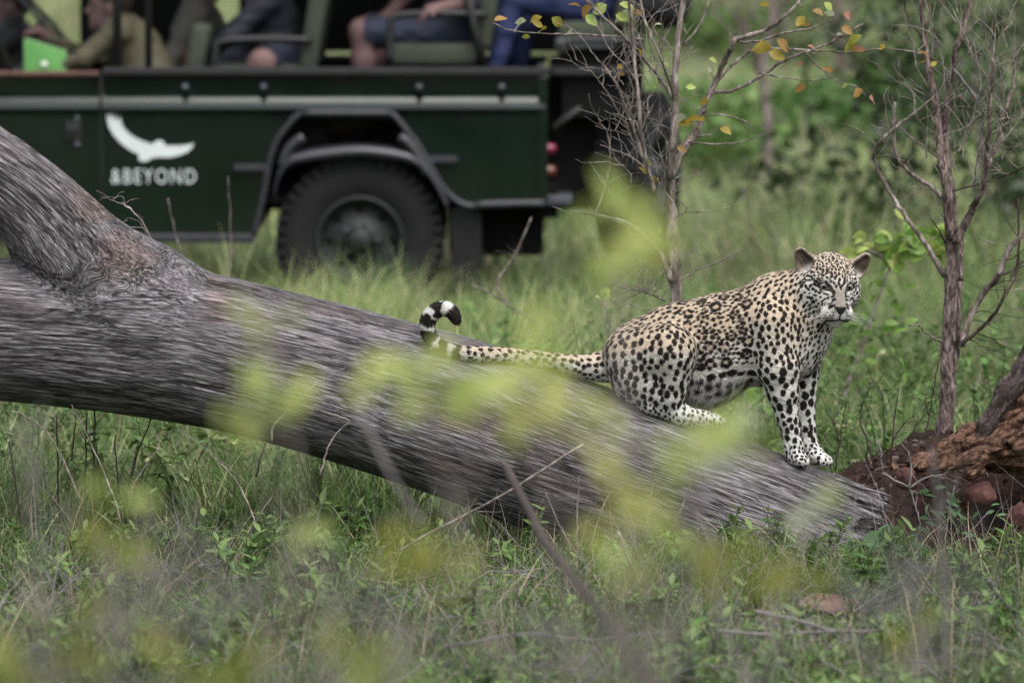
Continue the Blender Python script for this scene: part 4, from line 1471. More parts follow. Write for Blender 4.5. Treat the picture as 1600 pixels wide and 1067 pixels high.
    cand = rg.permutation(cand)[:9000]
    ros = []
    for i in cand:
        p = V[i]
        if ros and (np.linalg.norm(np.array(ros) - p, axis=1) < 21.0 / S).any():
            continue
        ros.append(p)
        n = N[i]; f = flow(p, n, 'body'); g = np.cross(n, f)
        k = rg.integers(4, 6)
        a0 = rg.uniform(0, 6.28)
        rr = rg.uniform(6.0, 7.4) / S
        stamp(p, n, 6.2 / S, 1.1, f, cen=True)
        lower = v[i] > 560
        for j in range(k):
            an = a0 + j * 6.283 / k + rg.uniform(-0.22, 0.22)
            q = p + (f * math.cos(an) * 1.08 + g * math.sin(an)) * rr
            tdir = -f * math.sin(an) + g * math.cos(an)
            r_ = rg.uniform(3.0, 4.0) / S * (1.15 if lower else 1)
            stamp(q, n, r_, rg.uniform(1.15, 1.6), tdir)
            acc[na] = q; accs[na] = 9.0; na += 1
    # then single spots everywhere
    cand = rg.permutation(np.where(~skip)[0])[:60000]
    for i in cand:
        p = V[i]; sp_ = reg_size[i]
        if rosette[i]:
            sp_ = 6.4
        dd = np.linalg.norm(acc[:na] - p, axis=1) * S if na else np.array([99.0])
        if (dd < np.minimum(sp_, np.maximum(accs[:na], sp_ * 0.75)) if na else False).any() if na else False:
            continue
        acc[na] = p; accs[na] = sp_; na += 1
        n = N[i]
        L = lab[i]
        kind = 'leg' if L in (FLEG, HFOOT, FPAW, THIGH) else 'tail' if L == TAIL else 'neck' if L == NECK else 'body'
        f = flow(p, n, kind)
        el = {FLEG: 1.25, THIGH: 1.3, NECK: 1.55, HFOOT: 1.3, FPAW: 1.1, TAIL: 1.1}.get(L, 1.35)
        if ishead[i]:
            fr = np.array([ha[i], hb[i] + 10, -12.0])
            f = R @ fr; f -= n * f.dot(n); f /= np.linalg.norm(f) + 1e-9
            el = 1.5
        r_ = sp_ * {FLEG: 0.475, THIGH: 0.475, TAIL: 0.45, HEAD: 0.53, NECK: 0.455}.get(L, 0.445) * rg.uniform(0.8, 1.14)
        stamp(p, n, r_ / S / math.sqrt(el) * 1.05, el * rg.uniform(0.9, 1.12), f)
        if na > 8900:
            break
    # tail rings
    ringc = np.zeros(nV)
    tw = tpar + 0.012 * noise3(V, 60, 81)
    for t0, hw in ((0.655, 0.018), (0.715, 0.024), (0.780, 0.027), (0.846, 0.024), (0.906, 0.021), (0.985, 0.034)):
        ringc = np.maximum(ringc, 1 - sstep(hw * 0.8, hw * 1.15, np.abs(tw - t0)))
    sp = np.where(mt & (tpar > 0.62), np.maximum(sp, ringc), sp)
    black = np.array([0.014, 0.011, 0.010])
    tanc = np.array([0.30, 0.205, 0.13])
    kk = (warm * 0.55 * (1 - sstep(560, 610, v)))[:, None]
    col = col * (1 - kk) + tanc * kk
    # -------- face paint
    hw_ = np.array([0.47, 0.45, 0.42]); htan = np.array([0.36, 0.30, 0.235]); grey = np.array([0.165, 0.145, 0.122])
    k = ishead.astype(float)
    kt = sstep(2, 30, hb)[:, None]
    hcol = hw_ * (1 - kt) + htan * kt
    kh = sstep(64, 44, np.sqrt(ha**2 + (hb + 4)**2 + (np.minimum(hc, 10) - 10)**2 * 0.9)) * (ishead | (lab == NECK))
    col = col * (1 - kh[:, None]) + hcol * kh[:, None]
    kb = 0.85 * (sstep(16.5, 6.5, np.abs(ha)) * sstep(14, -2, hb) * sstep(20, 34, hc) * sstep(-44, -34, hb)) * ishead
    col = col * (1 - kb[:, None]) + grey * kb[:, None]
    # white below the eyes, on the muzzle and chin
    under = np.zeros(nV)
    for sx in (-1, 1):
        under = np.maximum(under, 1 - sstep(0.6, 1.1, np.hypot((ha - sx * 18) / 7.5, (hb + 5.8) / 2.6)))
        under = np.maximum(under, 0.45 * (1 - sstep(0.6, 1.1, np.hypot((ha - sx * 20) / 9, (hb - 12) / 2.4))))
    mz = sstep(38, 46, hc) * sstep(-30, -36, hb)
    kx = np.maximum(under, mz)[:, None] * ishead[:, None] * 0.85
    col = col * (1 - kx) + white * kx
    dark = np.zeros(nV)
    for sx in (-1, 1):
        x, y = (ha - sx * 20.5) * sx, hb - 1.2
        rim = np.hypot(x / 9.4, y / 5.5)
        dark = np.maximum(dark, (1 - sstep(0.08, 0.17, np.abs(rim - 1.0))) * 0.95 + (1 - sstep(.85, 1.0, rim)) * 0.9)
        # tear line at the inner corner and a stroke at the outer one
        dark = np.maximum(dark, 1 - sstep(0.7, 1.2, np.hypot((x + 10.5 - 0.12 * (y + 6)) / 1.9, (y + 6) / 7.0)))
        dark = np.maximum(dark, 1 - sstep(0.7, 1.2, np.hypot((x - 12) / 6, (y + 1 - 0.2 * (x - 12)) / 1.5)))
        dark = np.maximum(dark, 0.3 * (1 - sstep(0.7, 1.2, np.hypot((x + 7) / 1.8, (y - 13) / 6.0))))
        # whisker rows
        for j, yy in enumerate((-33.5, -37.5, -41.5, -45.0)):
            row = np.abs(hb - (yy - 0.16 * (np.abs(ha) - 12)))
            dash = sstep(-0.35, 0.1, noise3(np.stack([ha * 0.45, np.full(nV, j * 7.0 + sx), np.zeros(nV)], -1), 1, 83))
            dark = np.maximum(dark, (1 - sstep(1.0, 1.8, row)) * sstep(8, 10, np.abs(ha)) * sstep(27, 22, np.abs(ha)) * np.maximum(dash, .35) * (hc > 38) * (ha * sx > 0) * 0.9)
    nose = 1 - sstep(0.8, 1.1, np.maximum(np.abs(ha) / np.maximum(2.0, 10.5 + 0.85 * np.minimum(0, (hb + 26))), np.abs(hb + 29.5) / 6.5))
    nose *= (hc > 56)
    dark = np.maximum(dark, nose)
    dark = np.maximum(dark, (1 - sstep(1.0, 1.9, np.abs(ha))) * sstep(-34, -35, hb) * sstep(-45, -43, hb) * (hc > 52))
    lip = np.abs(hb + 44.5 + 0.27 * np.abs(ha))
    dark = np.maximum(dark, (1 - sstep(1.2, 2.4, lip)) * (np.abs(ha) < 21) * (hc > 32))
    sp = np.where(ishead, np.maximum(sp * (1 - 0.7 * np.maximum(under, mz * 0.9)), dark), sp)
    # ears
    for mid, sd_, up, fw, L in ear_info:
        q = hl - mid
        ex, ey, ez = q @ sd_, q @ up, q @ fw
        Nl = N @ R
        fr = sstep(0.0, 0.5, Nl @ fw)
        wid = np.interp(ey / L, [-.5, -.1, .25, .62], [18, 18, 13.5, 4.5]); rim = np.maximum(sstep(0.72, 0.92, np.abs(ex) / wid), sstep(0.5, 0.6, ey / L))
        inner = np.array([0.065, 0.048, 0.038]) * (1 - sstep(-6, -18, ey))[:, None] + np.array([0.40, 0.37, 0.34]) * sstep(-6, -18, ey)[:, None]
        stre = sstep(0.1, 0.6, noise3(np.stack([ex * 0.35, ey * 0.08, ez * 0.1], -1), 1, 85))[:, None]
        inner = inner * (1 - 0.5 * stre) + np.array([0.22, 0.18, 0.15]) * 0.5 * stre
        backc = np.array([0.10, 0.08, 0.07]) * (1 - sstep(0.1, 0.5, ey / L))[:, None] + np.array([0.45, 0.40, 0.35]) * sstep(0.1, 0.5, ey / L)[:, None]
        ecol = inner * fr[:, None] + backc * (1 - fr)[:, None]
        ecol = ecol * (1 - rim[:, None]) + np.array([0.28, 0.235, 0.19]) * rim[:, None]
        m = isear & (np.abs(ex) < 24) & (np.abs(ey) < L) & (np.abs(ez) < 22)
        col[m] = ecol[m]
        sp[m] = 0
    spk = np.clip(sp, 0, 1)[:, None]
    col = col * (1 - spk) + black * spk
    # hair-scale streaks
    st = noise3(V @ np.array([[1, 0, 0], [0, 1, 0], [0.3, 0, 1]]).T * [180, 420, 420], 1, 91)
    st2 = noise3(V @ np.array([[1, 0, 0], [0, 1, 0], [0.3, 0, 1]]).T * [70, 190, 170], 1, 92)
    col = col * (1 + 0.20 * st + 0.14 * st2)[:, None]
    col = np.clip(col, 0.004, 0.95)
    V = V + N * (0.0007 * st + 0.0012 * st2)[:, None] * ~ishead[:, None]
    org = WL(1120, 680, 0)
    leo = mesh_obj('leopard', raw_mesh('leopard', V - org, F, col, True), attr_mat('leopard_coat', 0.8, 0.08, 0.10, 260, sheen=0.05))
    leo.location = tuple(org)
    tag(leo, 'spotted leopard crouching on the grey log, face turned to the viewer, tail tip curled', 'leopard')
    # -------- fur: short hairs lying along the coat, one colour each
    area_n = 190000
    A = V[F]
    fa = 0.5 * np.linalg.norm(np.cross(A[:, 2] - A[:, 0], A[:, 3] - A[:, 1]), axis=1)
    pk = rg.choice(len(F), size=area_n, p=fa / fa.sum())
    bw = rg.dirichlet((1, 1, 1, 1), size=area_n)
    P = (A[pk] * bw[..., None]).sum(1)
    vi = F[pk, 0]
    n = N[vi]; L = lab[vi]
    f = np.tile(np.array([-1.0, 0, -0.35]), (area_n, 1))
    f[(L == FLEG) | (L == FPAW)] = [0.15, 0, -1.0]
    f[(L == THIGH)] = [-0.35, 0, -1.0]
    f[L == HFOOT] = [1.0, 0, -0.4]
    f[L == NECK] = [-0.5, 0.1, -0.9]
    belly = (L == BODY) & (v[vi] > 590)
    f[belly] = [-0.25, 0, -1.0]
    mtv = L == TAIL
    ti = np.clip(np.searchsorted(tail_s, tpar[vi] * tail_s[-1]), 1, len(tl) - 1)
    tdir = tl[ti, :3] - tl[ti - 1, :3]
    f[mtv] = (tdir / np.linalg.norm(tdir, axis=1)[:, None])[mtv]
    hd = ishead[vi]
    fr = np.stack([ha[vi], hb[vi] + 26, -0.6 * np.maximum(hc[vi], 5) - 8], -1) @ R.T
    f[hd] = fr[hd] / np.linalg.norm(fr[hd], axis=1)[:, None]
    f = f - n * (f * n).sum(1)[:, None]
    f /= np.linalg.norm(f, axis=1)[:, None] + 1e-9
    ln = np.full(area_n, 0.0070)
    ln[(L == FLEG)] = 0.0042; ln[(L == FPAW) | (L == HFOOT)] = 0.0034
    ln[belly] = 0.018
    ln[(L == THIGH) & (v[vi] > 600)] = 0.007
    ln[mtv] = 0.006; ln[mtv & (tpar[vi] > 0.6)] = 0.009
    ln[hd] = 0.003; ln[hd & (hb[vi] < -12) & (hc[vi] < 20)] = 0.007
    ln[L == EAR] = 0.006
    ln[(L == NECK) & (u[vi] > 1255)] = 0.007
    ln *= rg.uniform(0.6, 1.25, area_n) * np.where(rg.uniform(size=area_n) < 0.12, 1.7, 1.0)
    keep = ~(hd & (eye_d[vi] < 9)) & ~(hd & (nose[vi] > 0.3))
    lift = np.where(rg.uniform(size=area_n) < 0.15, rg.uniform(0.4, 0.9, area_n), rg.uniform(0.05, 0.34, area_n))[:, None]
    sidew = np.cross(n, f)
    dirv = f + n * lift + sidew * rg.normal(0, 0.11, area_n)[:, None]
    dirv /= np.linalg.norm(dirv, axis=1)[:, None]
    wd = rg.uniform(0.0004, 0.0008, area_n)[:, None]
    c = col[vi] * rg.uniform(0.66, 1.22, (area_n, 1))
    P, sidew, dirv, ln, wd, c, n = P[keep], sidew[keep], dirv[keep], ln[keep], wd[keep], c[keep], n[keep]
    k = len(P)
    HV = np.stack([P + sidew * wd, P - sidew * wd, P + dirv * ln[:, None]], 1).reshape(-1, 3)
    HF = np.arange(3 * k).reshape(-1, 3)
    HCc = np.repeat(np.clip(c, 0.004, 0.95), 3, 0)
    me = raw_mesh('fur', HV - org, HF, HCc, True)
    NN = np.repeat(n, 3, 0)
    try:
        me.normals_split_custom_set_from_vertices(NN.astype(np.float32).tolist())
    except Exception as e:
        print('normals', e)
    fur = mesh_obj('fur', me, bpy.data.materials['leopard_coat'], leo)
    fur['kind'] = 'stuff'
    # -------- eyes, whiskers
    t = NT('leopard_eye')
    tc = t.n('ShaderNodeTexCoord').outputs['Object']
    sx = t.n('ShaderNodeSeparateXYZ'); t.l(tc, sx.inputs[0])
    rad = t.math('SQRT', t.math('ADD', t.math('POWER', sx.outputs[0], 2.0), t.math('POWER', sx.outputs[1], 2.0)))
    rad = t.math('MULTIPLY', rad, S / 8.0)
    cc = t.ramp(rad, [(0.30, (0.004, 0.004, 0.004)), (0.38, (0.10, 0.088, 0.066)), (0.62, (0.155, 0.138, 0.108)), (0.80, (0.012, 0.01, 0.009))])
    em = t.bsdf(cc, 0.08, 0, None, 0.6)
    for sx_ in (-1, 1):
        bm = bmesh.new()
        bmesh.ops.create_uvsphere(bm, u_segments=20, v_segments=14, radius=8.0 / S)
        me = bpy.data.meshes.new('eye'); bm.to_mesh(me); bm.free()
        for p_ in me.polygons: p_.use_smooth = True
        o = mesh_obj('eye', me, em, leo)
        M = Matrix.Identity(4)
        gaze = np.array([-0.10 * 1, 0.02, 1.0]); gz_ = R @ (gaze / np.linalg.norm(gaze))
        gx = np.cross(b, gz_); gx /= np.linalg.norm(gx); gy = np.cross(gz_, gx)
        for r_ in range(3):
            M[r_][0], M[r_][1], M[r_][2] = gx[r_], gy[r_], gz_[r_]
        pos = hp((sx_ * 20.5, 0.4, 34.6)) - org
        for r_ in range(3): M[r_][3] = pos[r_]
        o.matrix_basis = M
    wm = simple_mat('whisker_white', (0.8, 0.79, 0.77), 0.4, var=0.05)
    for sx_ in (-1, 1):
        mb = MB()
        for j in range(8):
            y_ = -34 - (j % 4) * 3.2; x_ = sx_ * (12 + (j // 4) * 3.5)
            p0 = np.array([x_, y_, 62 - (j // 4) * 3]); L_ = rg.uniform(26, 44)
            d = np.array([sx_ * 1.0, rg.uniform(-0.42, 0.12), rg.uniform(-0.1, 0.35)]); d /= np.linalg.norm(d)
            pts = [hp(p0 + d * L_ * q + np.array([0, -0.16 * L_ * q * q, -0.2 * L_ * q * q])) - org for q in (0, .33, .66, 1)]
            mb.tube(pts, [0.00034, 0.0003, 0.00024, 0.0001], 4)
        mb.build('whiskers', wm, leo)
    return leo
build_leopard()
# ================================================================== vegetation
def leafmat(name, trans=0.35, rough=0.55, rnd=0.25, var=0.2, scale=30):
    return attr_mat(name, rough, 0.3, var, scale, trans, rnd)
GRASS = leafmat('grass_blades', 0.35, 0.5, 0.30)
DRY = leafmat('dry_grass', 0.2, 0.8, 0.25)
WEED = leafmat('weed_leaves', 0.3, 0.5, 0.25)
LEAFG = leafmat('young_leaf', 0.5, 0.45, 0.12)
r5 = np.random.default_rng(77)

def blades(n, spread, h, bend, width, cols, segs=3, seed=0, lean=0.3):
    """n curved grass blades round the origin"""
    r = np.random.default_rng(seed)
    a = r.uniform(0, 2 * PI, n); rad = spread * np.sqrt(r.uniform(0, 1, n))
    base = np.stack([rad * np.cos(a), rad * np.sin(a), np.zeros(n)], -1)
    da = a + r.normal(0, 1.0, n)
    D = np.stack([np.cos(da), np.sin(da), np.zeros(n)], -1)
    H = r.uniform(h[0], h[1], n); B = r.uniform(bend[0], bend[1], n) * H
    t = np.linspace(0, 1, segs + 1)
    l0 = r.uniform(0, lean, n)
    hor = (l0[:, None] * t + t[None, :]**2.2 * (B / H)[:, None]) * H[:, None]
    ver = H[:, None] * (t - 0.45 * np.minimum(1, (B / H)[:, None]) * t**2.5)
    P = base[:, None] + D[:, None] * hor[..., None] + np.array([0, 0, 1.0]) * ver[..., None]
    sa = da + PI / 2 + r.normal(0, 0.5, n)
    Sd = np.stack([np.cos(sa), np.sin(sa), np.zeros(n)], -1)
    wv = r.uniform(width[0], width[1], n)[:, None] * (1 - 0.94 * t**1.6)[None]
    V = np.stack([P - Sd[:, None] * wv[..., None], P + Sd[:, None] * wv[..., None]], 2)
    V = V.reshape(-1, 3)
    i = (np.arange(n)[:, None] * (segs + 1) + np.arange(segs)[None]) * 2
    i = i.ravel()
    F = np.stack([i, i + 1, i + 3, i + 2], -1)
    cols = np.array(cols)
    ci = cols[r.integers(0, len(cols), n)] * r.uniform(0.75, 1.25, (n, 1))
    C = np.repeat(ci, (segs + 1) * 2, 0)
    return V, F, C

def leaf_vf(ln, wd, fold=0.25, droop=0.3):
    """one pointed leaf along +x"""
    xs = np.array([0, 0.22, 0.5, 0.78, 1.0]) * ln
    ws = np.array([0.06, 0.75, 1.0, 0.62, 0.02]) * wd / 2
    zs = -droop * ln * (xs / ln)**2
    V = []
    for x, w, z in zip(xs, ws, zs):
        V += [(x, -w, z + fold * w), (x, 0, z), (x, w, z + fold * w)]
    F = []
    for k in range(4):
        b = k * 3
        F += [[b, b + 3, b + 4, b + 1], [b + 1, b + 4, b + 5, b + 2]]
    return np.array(V), np.array(F)

def rotm(az, el, roll=0.0):
    return np.array(Matrix.Rotation(az, 3, 'Z') @ Matrix.Rotation(-el, 3, 'Y') @ Matrix.Rotation(roll, 3, 'X'))

def weed(seed, h, nleaf, ll, lw, cols, stems=3):
    r = np.random.default_rng(seed)
    mb = MB()
    cols = np.array(cols)
    for s_ in range(stems):
        az = r.uniform(0, 6.28); le = r.uniform(0.1, 0.6)
        top = np.array([math.cos(az) * le * h, math.sin(az) * le * h, h * r.uniform(0.6, 1.0)])
        mid = top * [0.4, 0.4, 0.6]
        P = crom([(0, 0, 0), mid, top], 4)
        mb.tube(P, np.linspace(0.003, 0.0012, len(P)), 4, cols[0] * 0.7, cap=False)
        for k in range(nleaf):
            t = r.uniform(0.25, 1.0)
            p = P[min(len(P) - 1, int(t * len(P)))]
            V, F = leaf_vf(ll * r.uniform(0.6, 1.2), lw * r.uniform(0.7, 1.2), 0.3, r.uniform(0.0, 0.5))
            V = V @ rotm(r.uniform(0, 6.28), r.uniform(-0.2, 0.9)).T + p
            mb.add(V, F, cols[r.integers(len(cols))] * r.uniform(0.8, 1.25))
    V = np.concatenate(mb.V); by = {}
    for f in mb.F: by.setdefault(f.shape[1], []).append(f)
    return raw_mesh('weed', V, [np.concatenate(x) for x in by.values()], np.concatenate(mb.C))

def scatter(name, meshes, mat, P, rz, tilt, scl, idx):
    """one counted-by-nobody mass: points that carry copies of a few tufts"""
    src = bpy.data.collections.new(name + '_tufts')
    for k, me in enumerate(meshes):
        if not me.materials: me.materials.append(mat)
        o = bpy.data.objects.new('tuft.%03d' % k, me)
        src.objects.link(o)
    me = bpy.data.meshes.new(name)
    me.vertices.add(len(P)); me.vertices.foreach_set('co', np.asarray(P, np.float32).ravel())
    a = me.attributes.new('rot', 'FLOAT_VECTOR', 'POINT'); a.data.foreach_set('vector', np.stack([tilt[:, 0], tilt[:, 1], rz], -1).astype(np.float32).ravel())
    a = me.attributes.new('scl', 'FLOAT', 'POINT'); a.data.foreach_set('value', scl.astype(np.float32))
    a = me.attributes.new('idx', 'INT', 'POINT'); a.data.foreach_set('value', idx.astype(np.int32))
    o = mesh_obj(name, me)
    o['kind'] = 'stuff'
    g = bpy.data.node_groups.new(name, 'GeometryNodeTree')
    g.interface.new_socket('Geometry', in_out='INPUT', socket_type='NodeSocketGeometry')
    g.interface.new_socket('Geometry', in_out='OUTPUT', socket_type='NodeSocketGeometry')
    gi, go = g.nodes.new('NodeGroupInput'), g.nodes.new('NodeGroupOutput')
    ci = g.nodes.new('GeometryNodeCollectionInfo')
    ci.inputs['Collection'].default_value = src
    ci.inputs['Separate Children'].default_value = True
    ci.inputs['Reset Children'].default_value = True
    ip = g.nodes.new('GeometryNodeInstanceOnPoints')
    ip.inputs['Pick Instance'].default_value = True
    def na(nm, ty):
        n = g.nodes.new('GeometryNodeInputNamedAttribute'); n.data_type = ty; n.inputs['Name'].default_value = nm
        return n.outputs[0]
    L = g.links.new
    L(gi.outputs[0], ip.inputs['Points']); L(ci.outputs[0], ip.inputs['Instance'])
    L(na('idx', 'INT'), ip.inputs['Instance Index']); L(na('rot', 'FLOAT_VECTOR'), ip.inputs['Rotation']); L(na('scl', 'FLOAT'), ip.inputs['Scale'])
    L(ip.outputs[0], go.inputs[0])
    md = o.modifiers.new(name, 'NODES'); md.node_group = g
    return o

def field(n, y0, y1, margin=0.7, power=1.0):
    """random ground points in the wedge the camera looks along"""
    k = 0; out = []
    while k < n:
        y = r5.uniform(y0, y1, n * 2); hwid = 0.095 * y + margin
        x = r5.uniform(-1, 1, n * 2) * (0.095 * y1 + margin)
        m = np.abs(x) < hwid
        out.append(np.stack([x[m], y[m]], -1)); k += m.sum()
    return np.concatenate(out)[:n]

def mask_keep(P, hmax, log_clear=0.03):
    """keeps plants out of the log, the mound face and the tyres"""
    z0 = gz(P[:, 0], P[:, 1])
    ok = np.ones(len(P), bool)
    nr = np.abs(P[:, 1] - Y0) < 1.2
    for f in (0.0, 0.5, 1.0):
        Q_ = np.stack([P[:, 0], P[:, 1], z0 + 0.03 + hmax * f], -1)
        d = np.full(len(P), 1.0)
        if nr.any(): d[nr] = log_dist(Q_[nr])
        ok &= d > log_clear
    ok &= ~((mound_h(P[:, 0], P[:, 1]) > 0.02) & (P[:, 1] < 19.6))
    ok &= ~((P[:, 0] > 1.02) & (P[:, 1] > 17.7) & (P[:, 1] < 18.7) & (r5.uniform(size=len(P)) < 0.9))
    st_ = WL(1288, 948, (ground_y(955) - Y0) * S)
    ok &= ~((np.abs(P[:, 0] - st_[0]) < .14) & (P[:, 1] < st_[1] + .05) & (P[:, 1] > st_[1] - .55))
    return ok, z0

G1 = [(0.100, 0.180, 0.042), (0.120, 0.195, 0.052), (0.075, 0.15, 0.034), (0.140, 0.20, 0.066)]
G2 = [(0.050, 0.115, 0.024), (0.066, 0.13, 0.030), (0.058, 0.098, 0.028)]
GY = [(0.36, 0.40, 0.17), (0.31, 0.36, 0.14), (0.40, 0.41, 0.22)]
GF = [(0.245, 0.31, 0.125), (0.28, 0.34, 0.155), (0.205, 0.27, 0.10), (0.34, 0.36, 0.23)]
DR = [(0.30, 0.25, 0.16), (0.22, 0.18, 0.12), (0.36, 0.31, 0.22), (0.16, 0.13, 0.10)]
GR = [(0.16, 0.15, 0.145), (0.22, 0.21, 0.20), (0.11, 0.10, 0.095)]
def tufts(specs):
    out = []
    for k, sp in enumerate(specs):
        V, F, C = blades(*sp[:6], seed=100 + k * 7 + len(specs), lean=sp[6] if len(sp) > 6 else 0.3)
        out.append(raw_mesh('tuft', V, F, C))
    return out

def plant_field(name, meshes, mat, P, hm, s0, s1, tilt=0.15, clear=0.03):
    ok, z = mask_keep(P, hm, clear)
    P, z = P[ok], z[ok]
    n = len(P)
    if n == 0: return
    Q_ = np.stack([P[:, 0], P[:, 1], z - 0.008], -1)
    # clumpiness: size follows a slow noise
    nz_ = noise3(np.stack([P[:, 0], P[:, 1], 0 * z], -1), 1.3, 9)
    scatter(name, meshes, mat, Q_, r5.uniform(0, 6.28, n), r5.normal(0, tilt, (n, 2)), r5.uniform(s0, s1, n) * (1 + 0.35 * nz_), r5.integers(0, len(meshes), n))

def build_grass():
    # low sward in front of the log: fine leaves, short blades
    short = tufts([(46, .09, (.04, .12), (.2, .9), (.0016, .0030), G2), (40, .10, (.05, .15), (.3, 1.0), (.0018, .0034), G1), (40, .08, (.03, .10), (.2, 1.0), (.0016, .003), G1 + G2),
                   (30, .09, (.05, .16), (.4, 1.2), (.0013, .0022), DR + G2)])
    P = field(5200, 14.6, 18.7)
    plant_field('short_grass', short, GRASS, P, 0.10, 0.7, 1.25)
    # grass behind the log
    mid = tufts([(44, .10, (.10, .30), (.2, .8), (.0018, .0038), G1), (38, .11, (.12, .36), (.3, .9), (.0018, .0036), G1 + GY), (46, .10, (.08, .24), (.2, .8), (.0018, .0036), G2 + G1),
                 (30, .10, (.15, .42), (.3, .8), (.0012, .0024), DR + G1)])
    P = field(5200, 18.9, 29.0)
    blk = (P[:, 1] > YV - .1) & (P[:, 0] < vx(880))
    plant_field('meadow_grass', mid, GRASS, P[~blk], 0.2, 0.55, 1.1)
    # tall bright grass before the wheel
    tall = tufts([(40, .10, (.25, .55), (.2, .7), (.0018, .0036), GY + G1), (34, .09, (.22, .5), (.3, .9), (.0016, .0032), GY), (30, .08, (.2, .45), (.2, .6), (.0016, .003), GY + DR[:1])])
    P = np.concatenate([np.stack([W(u, 500, y)[:2] for u, y in zip(r5.uniform(340, 640, 300), r5.uniform(22.6, 26.9, 300))]),
                        np.stack([W(u, 500, y)[:2] for u, y in zip(r5.uniform(690, 980, 190), r5.uniform(20.0, 26.5, 190))]),
                        np.stack([W(u, 500, y)[:2] for u, y in zip(r5.uniform(-40, 350, 70), r5.uniform(22, 26.5, 70))])])
    plant_field('tall_grass', tall, GRASS, P, 0.3, 0.55, 1.15)
    # far field
    far = tufts([(60, .30, (.15, .50), (.2, .8), (.004, .009), GF), (54, .32, (.15, .55), (.3, .9), (.004, .009), GF + GY), (60, .30, (.12, .40), (.2, .8), (.004, .009), G2 + GF), (44, .3, (.2, .6), (.3, .8), (.003, .007), DR + GF + G2)])
    P = field(5200, 29.0, 60.0, 1.5)
    blk = (P[:, 1] < YV + VW_ + .2) & (P[:, 0] < vx(900))
    plant_field('far_grass', far, GRASS, P[~blk], 0.2, 0.6, 1.15)
    P = field(5200, 60.0, 135.0, 3)
    plant_field('distant_grass', far, GRASS, P, 0.2, 1.2, 2.2)
    # dry stalks
    dry = tufts([(7, .10, (.15, .42), (.0, .35), (.0010, .0017), DR, .35), (6, .12, (.12, .36), (.1, .6), (.0010, .0018), DR + GR, .6), (9, .14, (.10, .30), (.2, 1.0), (.0010, .0018), GR + DR, .9)])
    P = field(1000, 14.8, 18.3)
    plant_field('dry_stalks', dry, DRY, P, 0.12, 0.6, 1.15, 0.3)
    P = field(520, 18.9, 25.0)
    plant_field('dry_stalks_behind', dry, DRY, P, 0.2, 0.7, 1.4, 0.25)
    # ground-cover weeds
    w1 = [weed(300 + k, h, nl, ll, lw, c, st) for k, (h, nl, ll, lw, c, st) in enumerate([
        (.10, 9, .030, .012, G2, 5), (.14, 8, .036, .016, G1, 5), (.08, 10, .024, .012, G1 + G2, 6), (.20, 9, .048, .020, G1, 4), (.17, 12, .030, .008, G2 + G1, 5)])]
    P = field(1500, 14.8, 18.6)
    plant_field('ground_cover', w1, WEED, P, 0.08, 0.6, 1.2)
    w2 = [weed(400 + k, h, nl, ll, lw, c, st) for k, (h, nl, ll, lw, c, st) in enumerate([(.34, 12, .055, .026, G1, 4), (.28, 12, .060, .030, G1 + GY, 4), (.42, 14, .05, .022, G2 + G1, 4)])]
    P = field(420, 19.0, 24.5)
    plant_field('undergrowth', w2, WEED, P, 0.25, 0.6, 1.15)
build_grass()

# ------------------------------------------------------------------ bark and branches
def bark_mat(name, stops, sc=(30, 30, 9), bs=0.7):
    t = NT(name)
    tc = t.n('ShaderNodeTexCoord').outputs['Object']
    n1 = t.noise(t.mapping(tc, sc), 1.6, 6, 0.65, 0.4)
    n2 = t.noise(tc, 7, 3)
    c = t.ramp(n1, stops)
    c = t.mix(0.6, c, t.ramp(n2, [(0.35, (0.55, 0.52, 0.5)), (0.65, (1.25, 1.22, 1.2))]), 'MULTIPLY')
    return t.bsdf(c, 0.85, 0, t.bump(n1, bs, 0.006), 0.25)
BARK_G = bark_mat('grey_bark', [(0.32, (0.035, 0.028, 0.024)), (0.5, (0.14, 0.115, 0.10)), (0.68, (0.34, 0.30, 0.28))])
BARK_R = bark_mat('red_brown_bark', [(0.34, (0.018, 0.012, 0.011)), (0.46, (0.085, 0.060, 0.053)), (0.56, (0.19, 0.148, 0.135)), (0.70, (0.36, 0.32, 0.305))], (44, 44, 16), 1.0)
TWIG = bark_mat('twig_bark', [(0.3, (0.05, 0.04, 0.035)), (0.5, (0.17, 0.145, 0.13)), (0.7, (0.36, 0.33, 0.31))], (20, 20, 20), 0.3)
DARKT = bark_mat('dark_twig', [(0.3, (0.018, 0.013, 0.011)), (0.7, (0.07, 0.05, 0.042))], (20, 20, 20), 0.3)
VEILT = bark_mat('dark_grey_twig', [(0.3, (0.05, 0.046, 0.046)), (0.7, (0.15, 0.14, 0.14))], (20, 20, 20), 0.3)  # darker twig grey for the near dry shrubs
GREYT = bark_mat('grey_twig', [(0.3, (0.06, 0.055, 0.055)), (0.7, (0.21, 0.195, 0.195))], (20, 20, 20), 0.3)

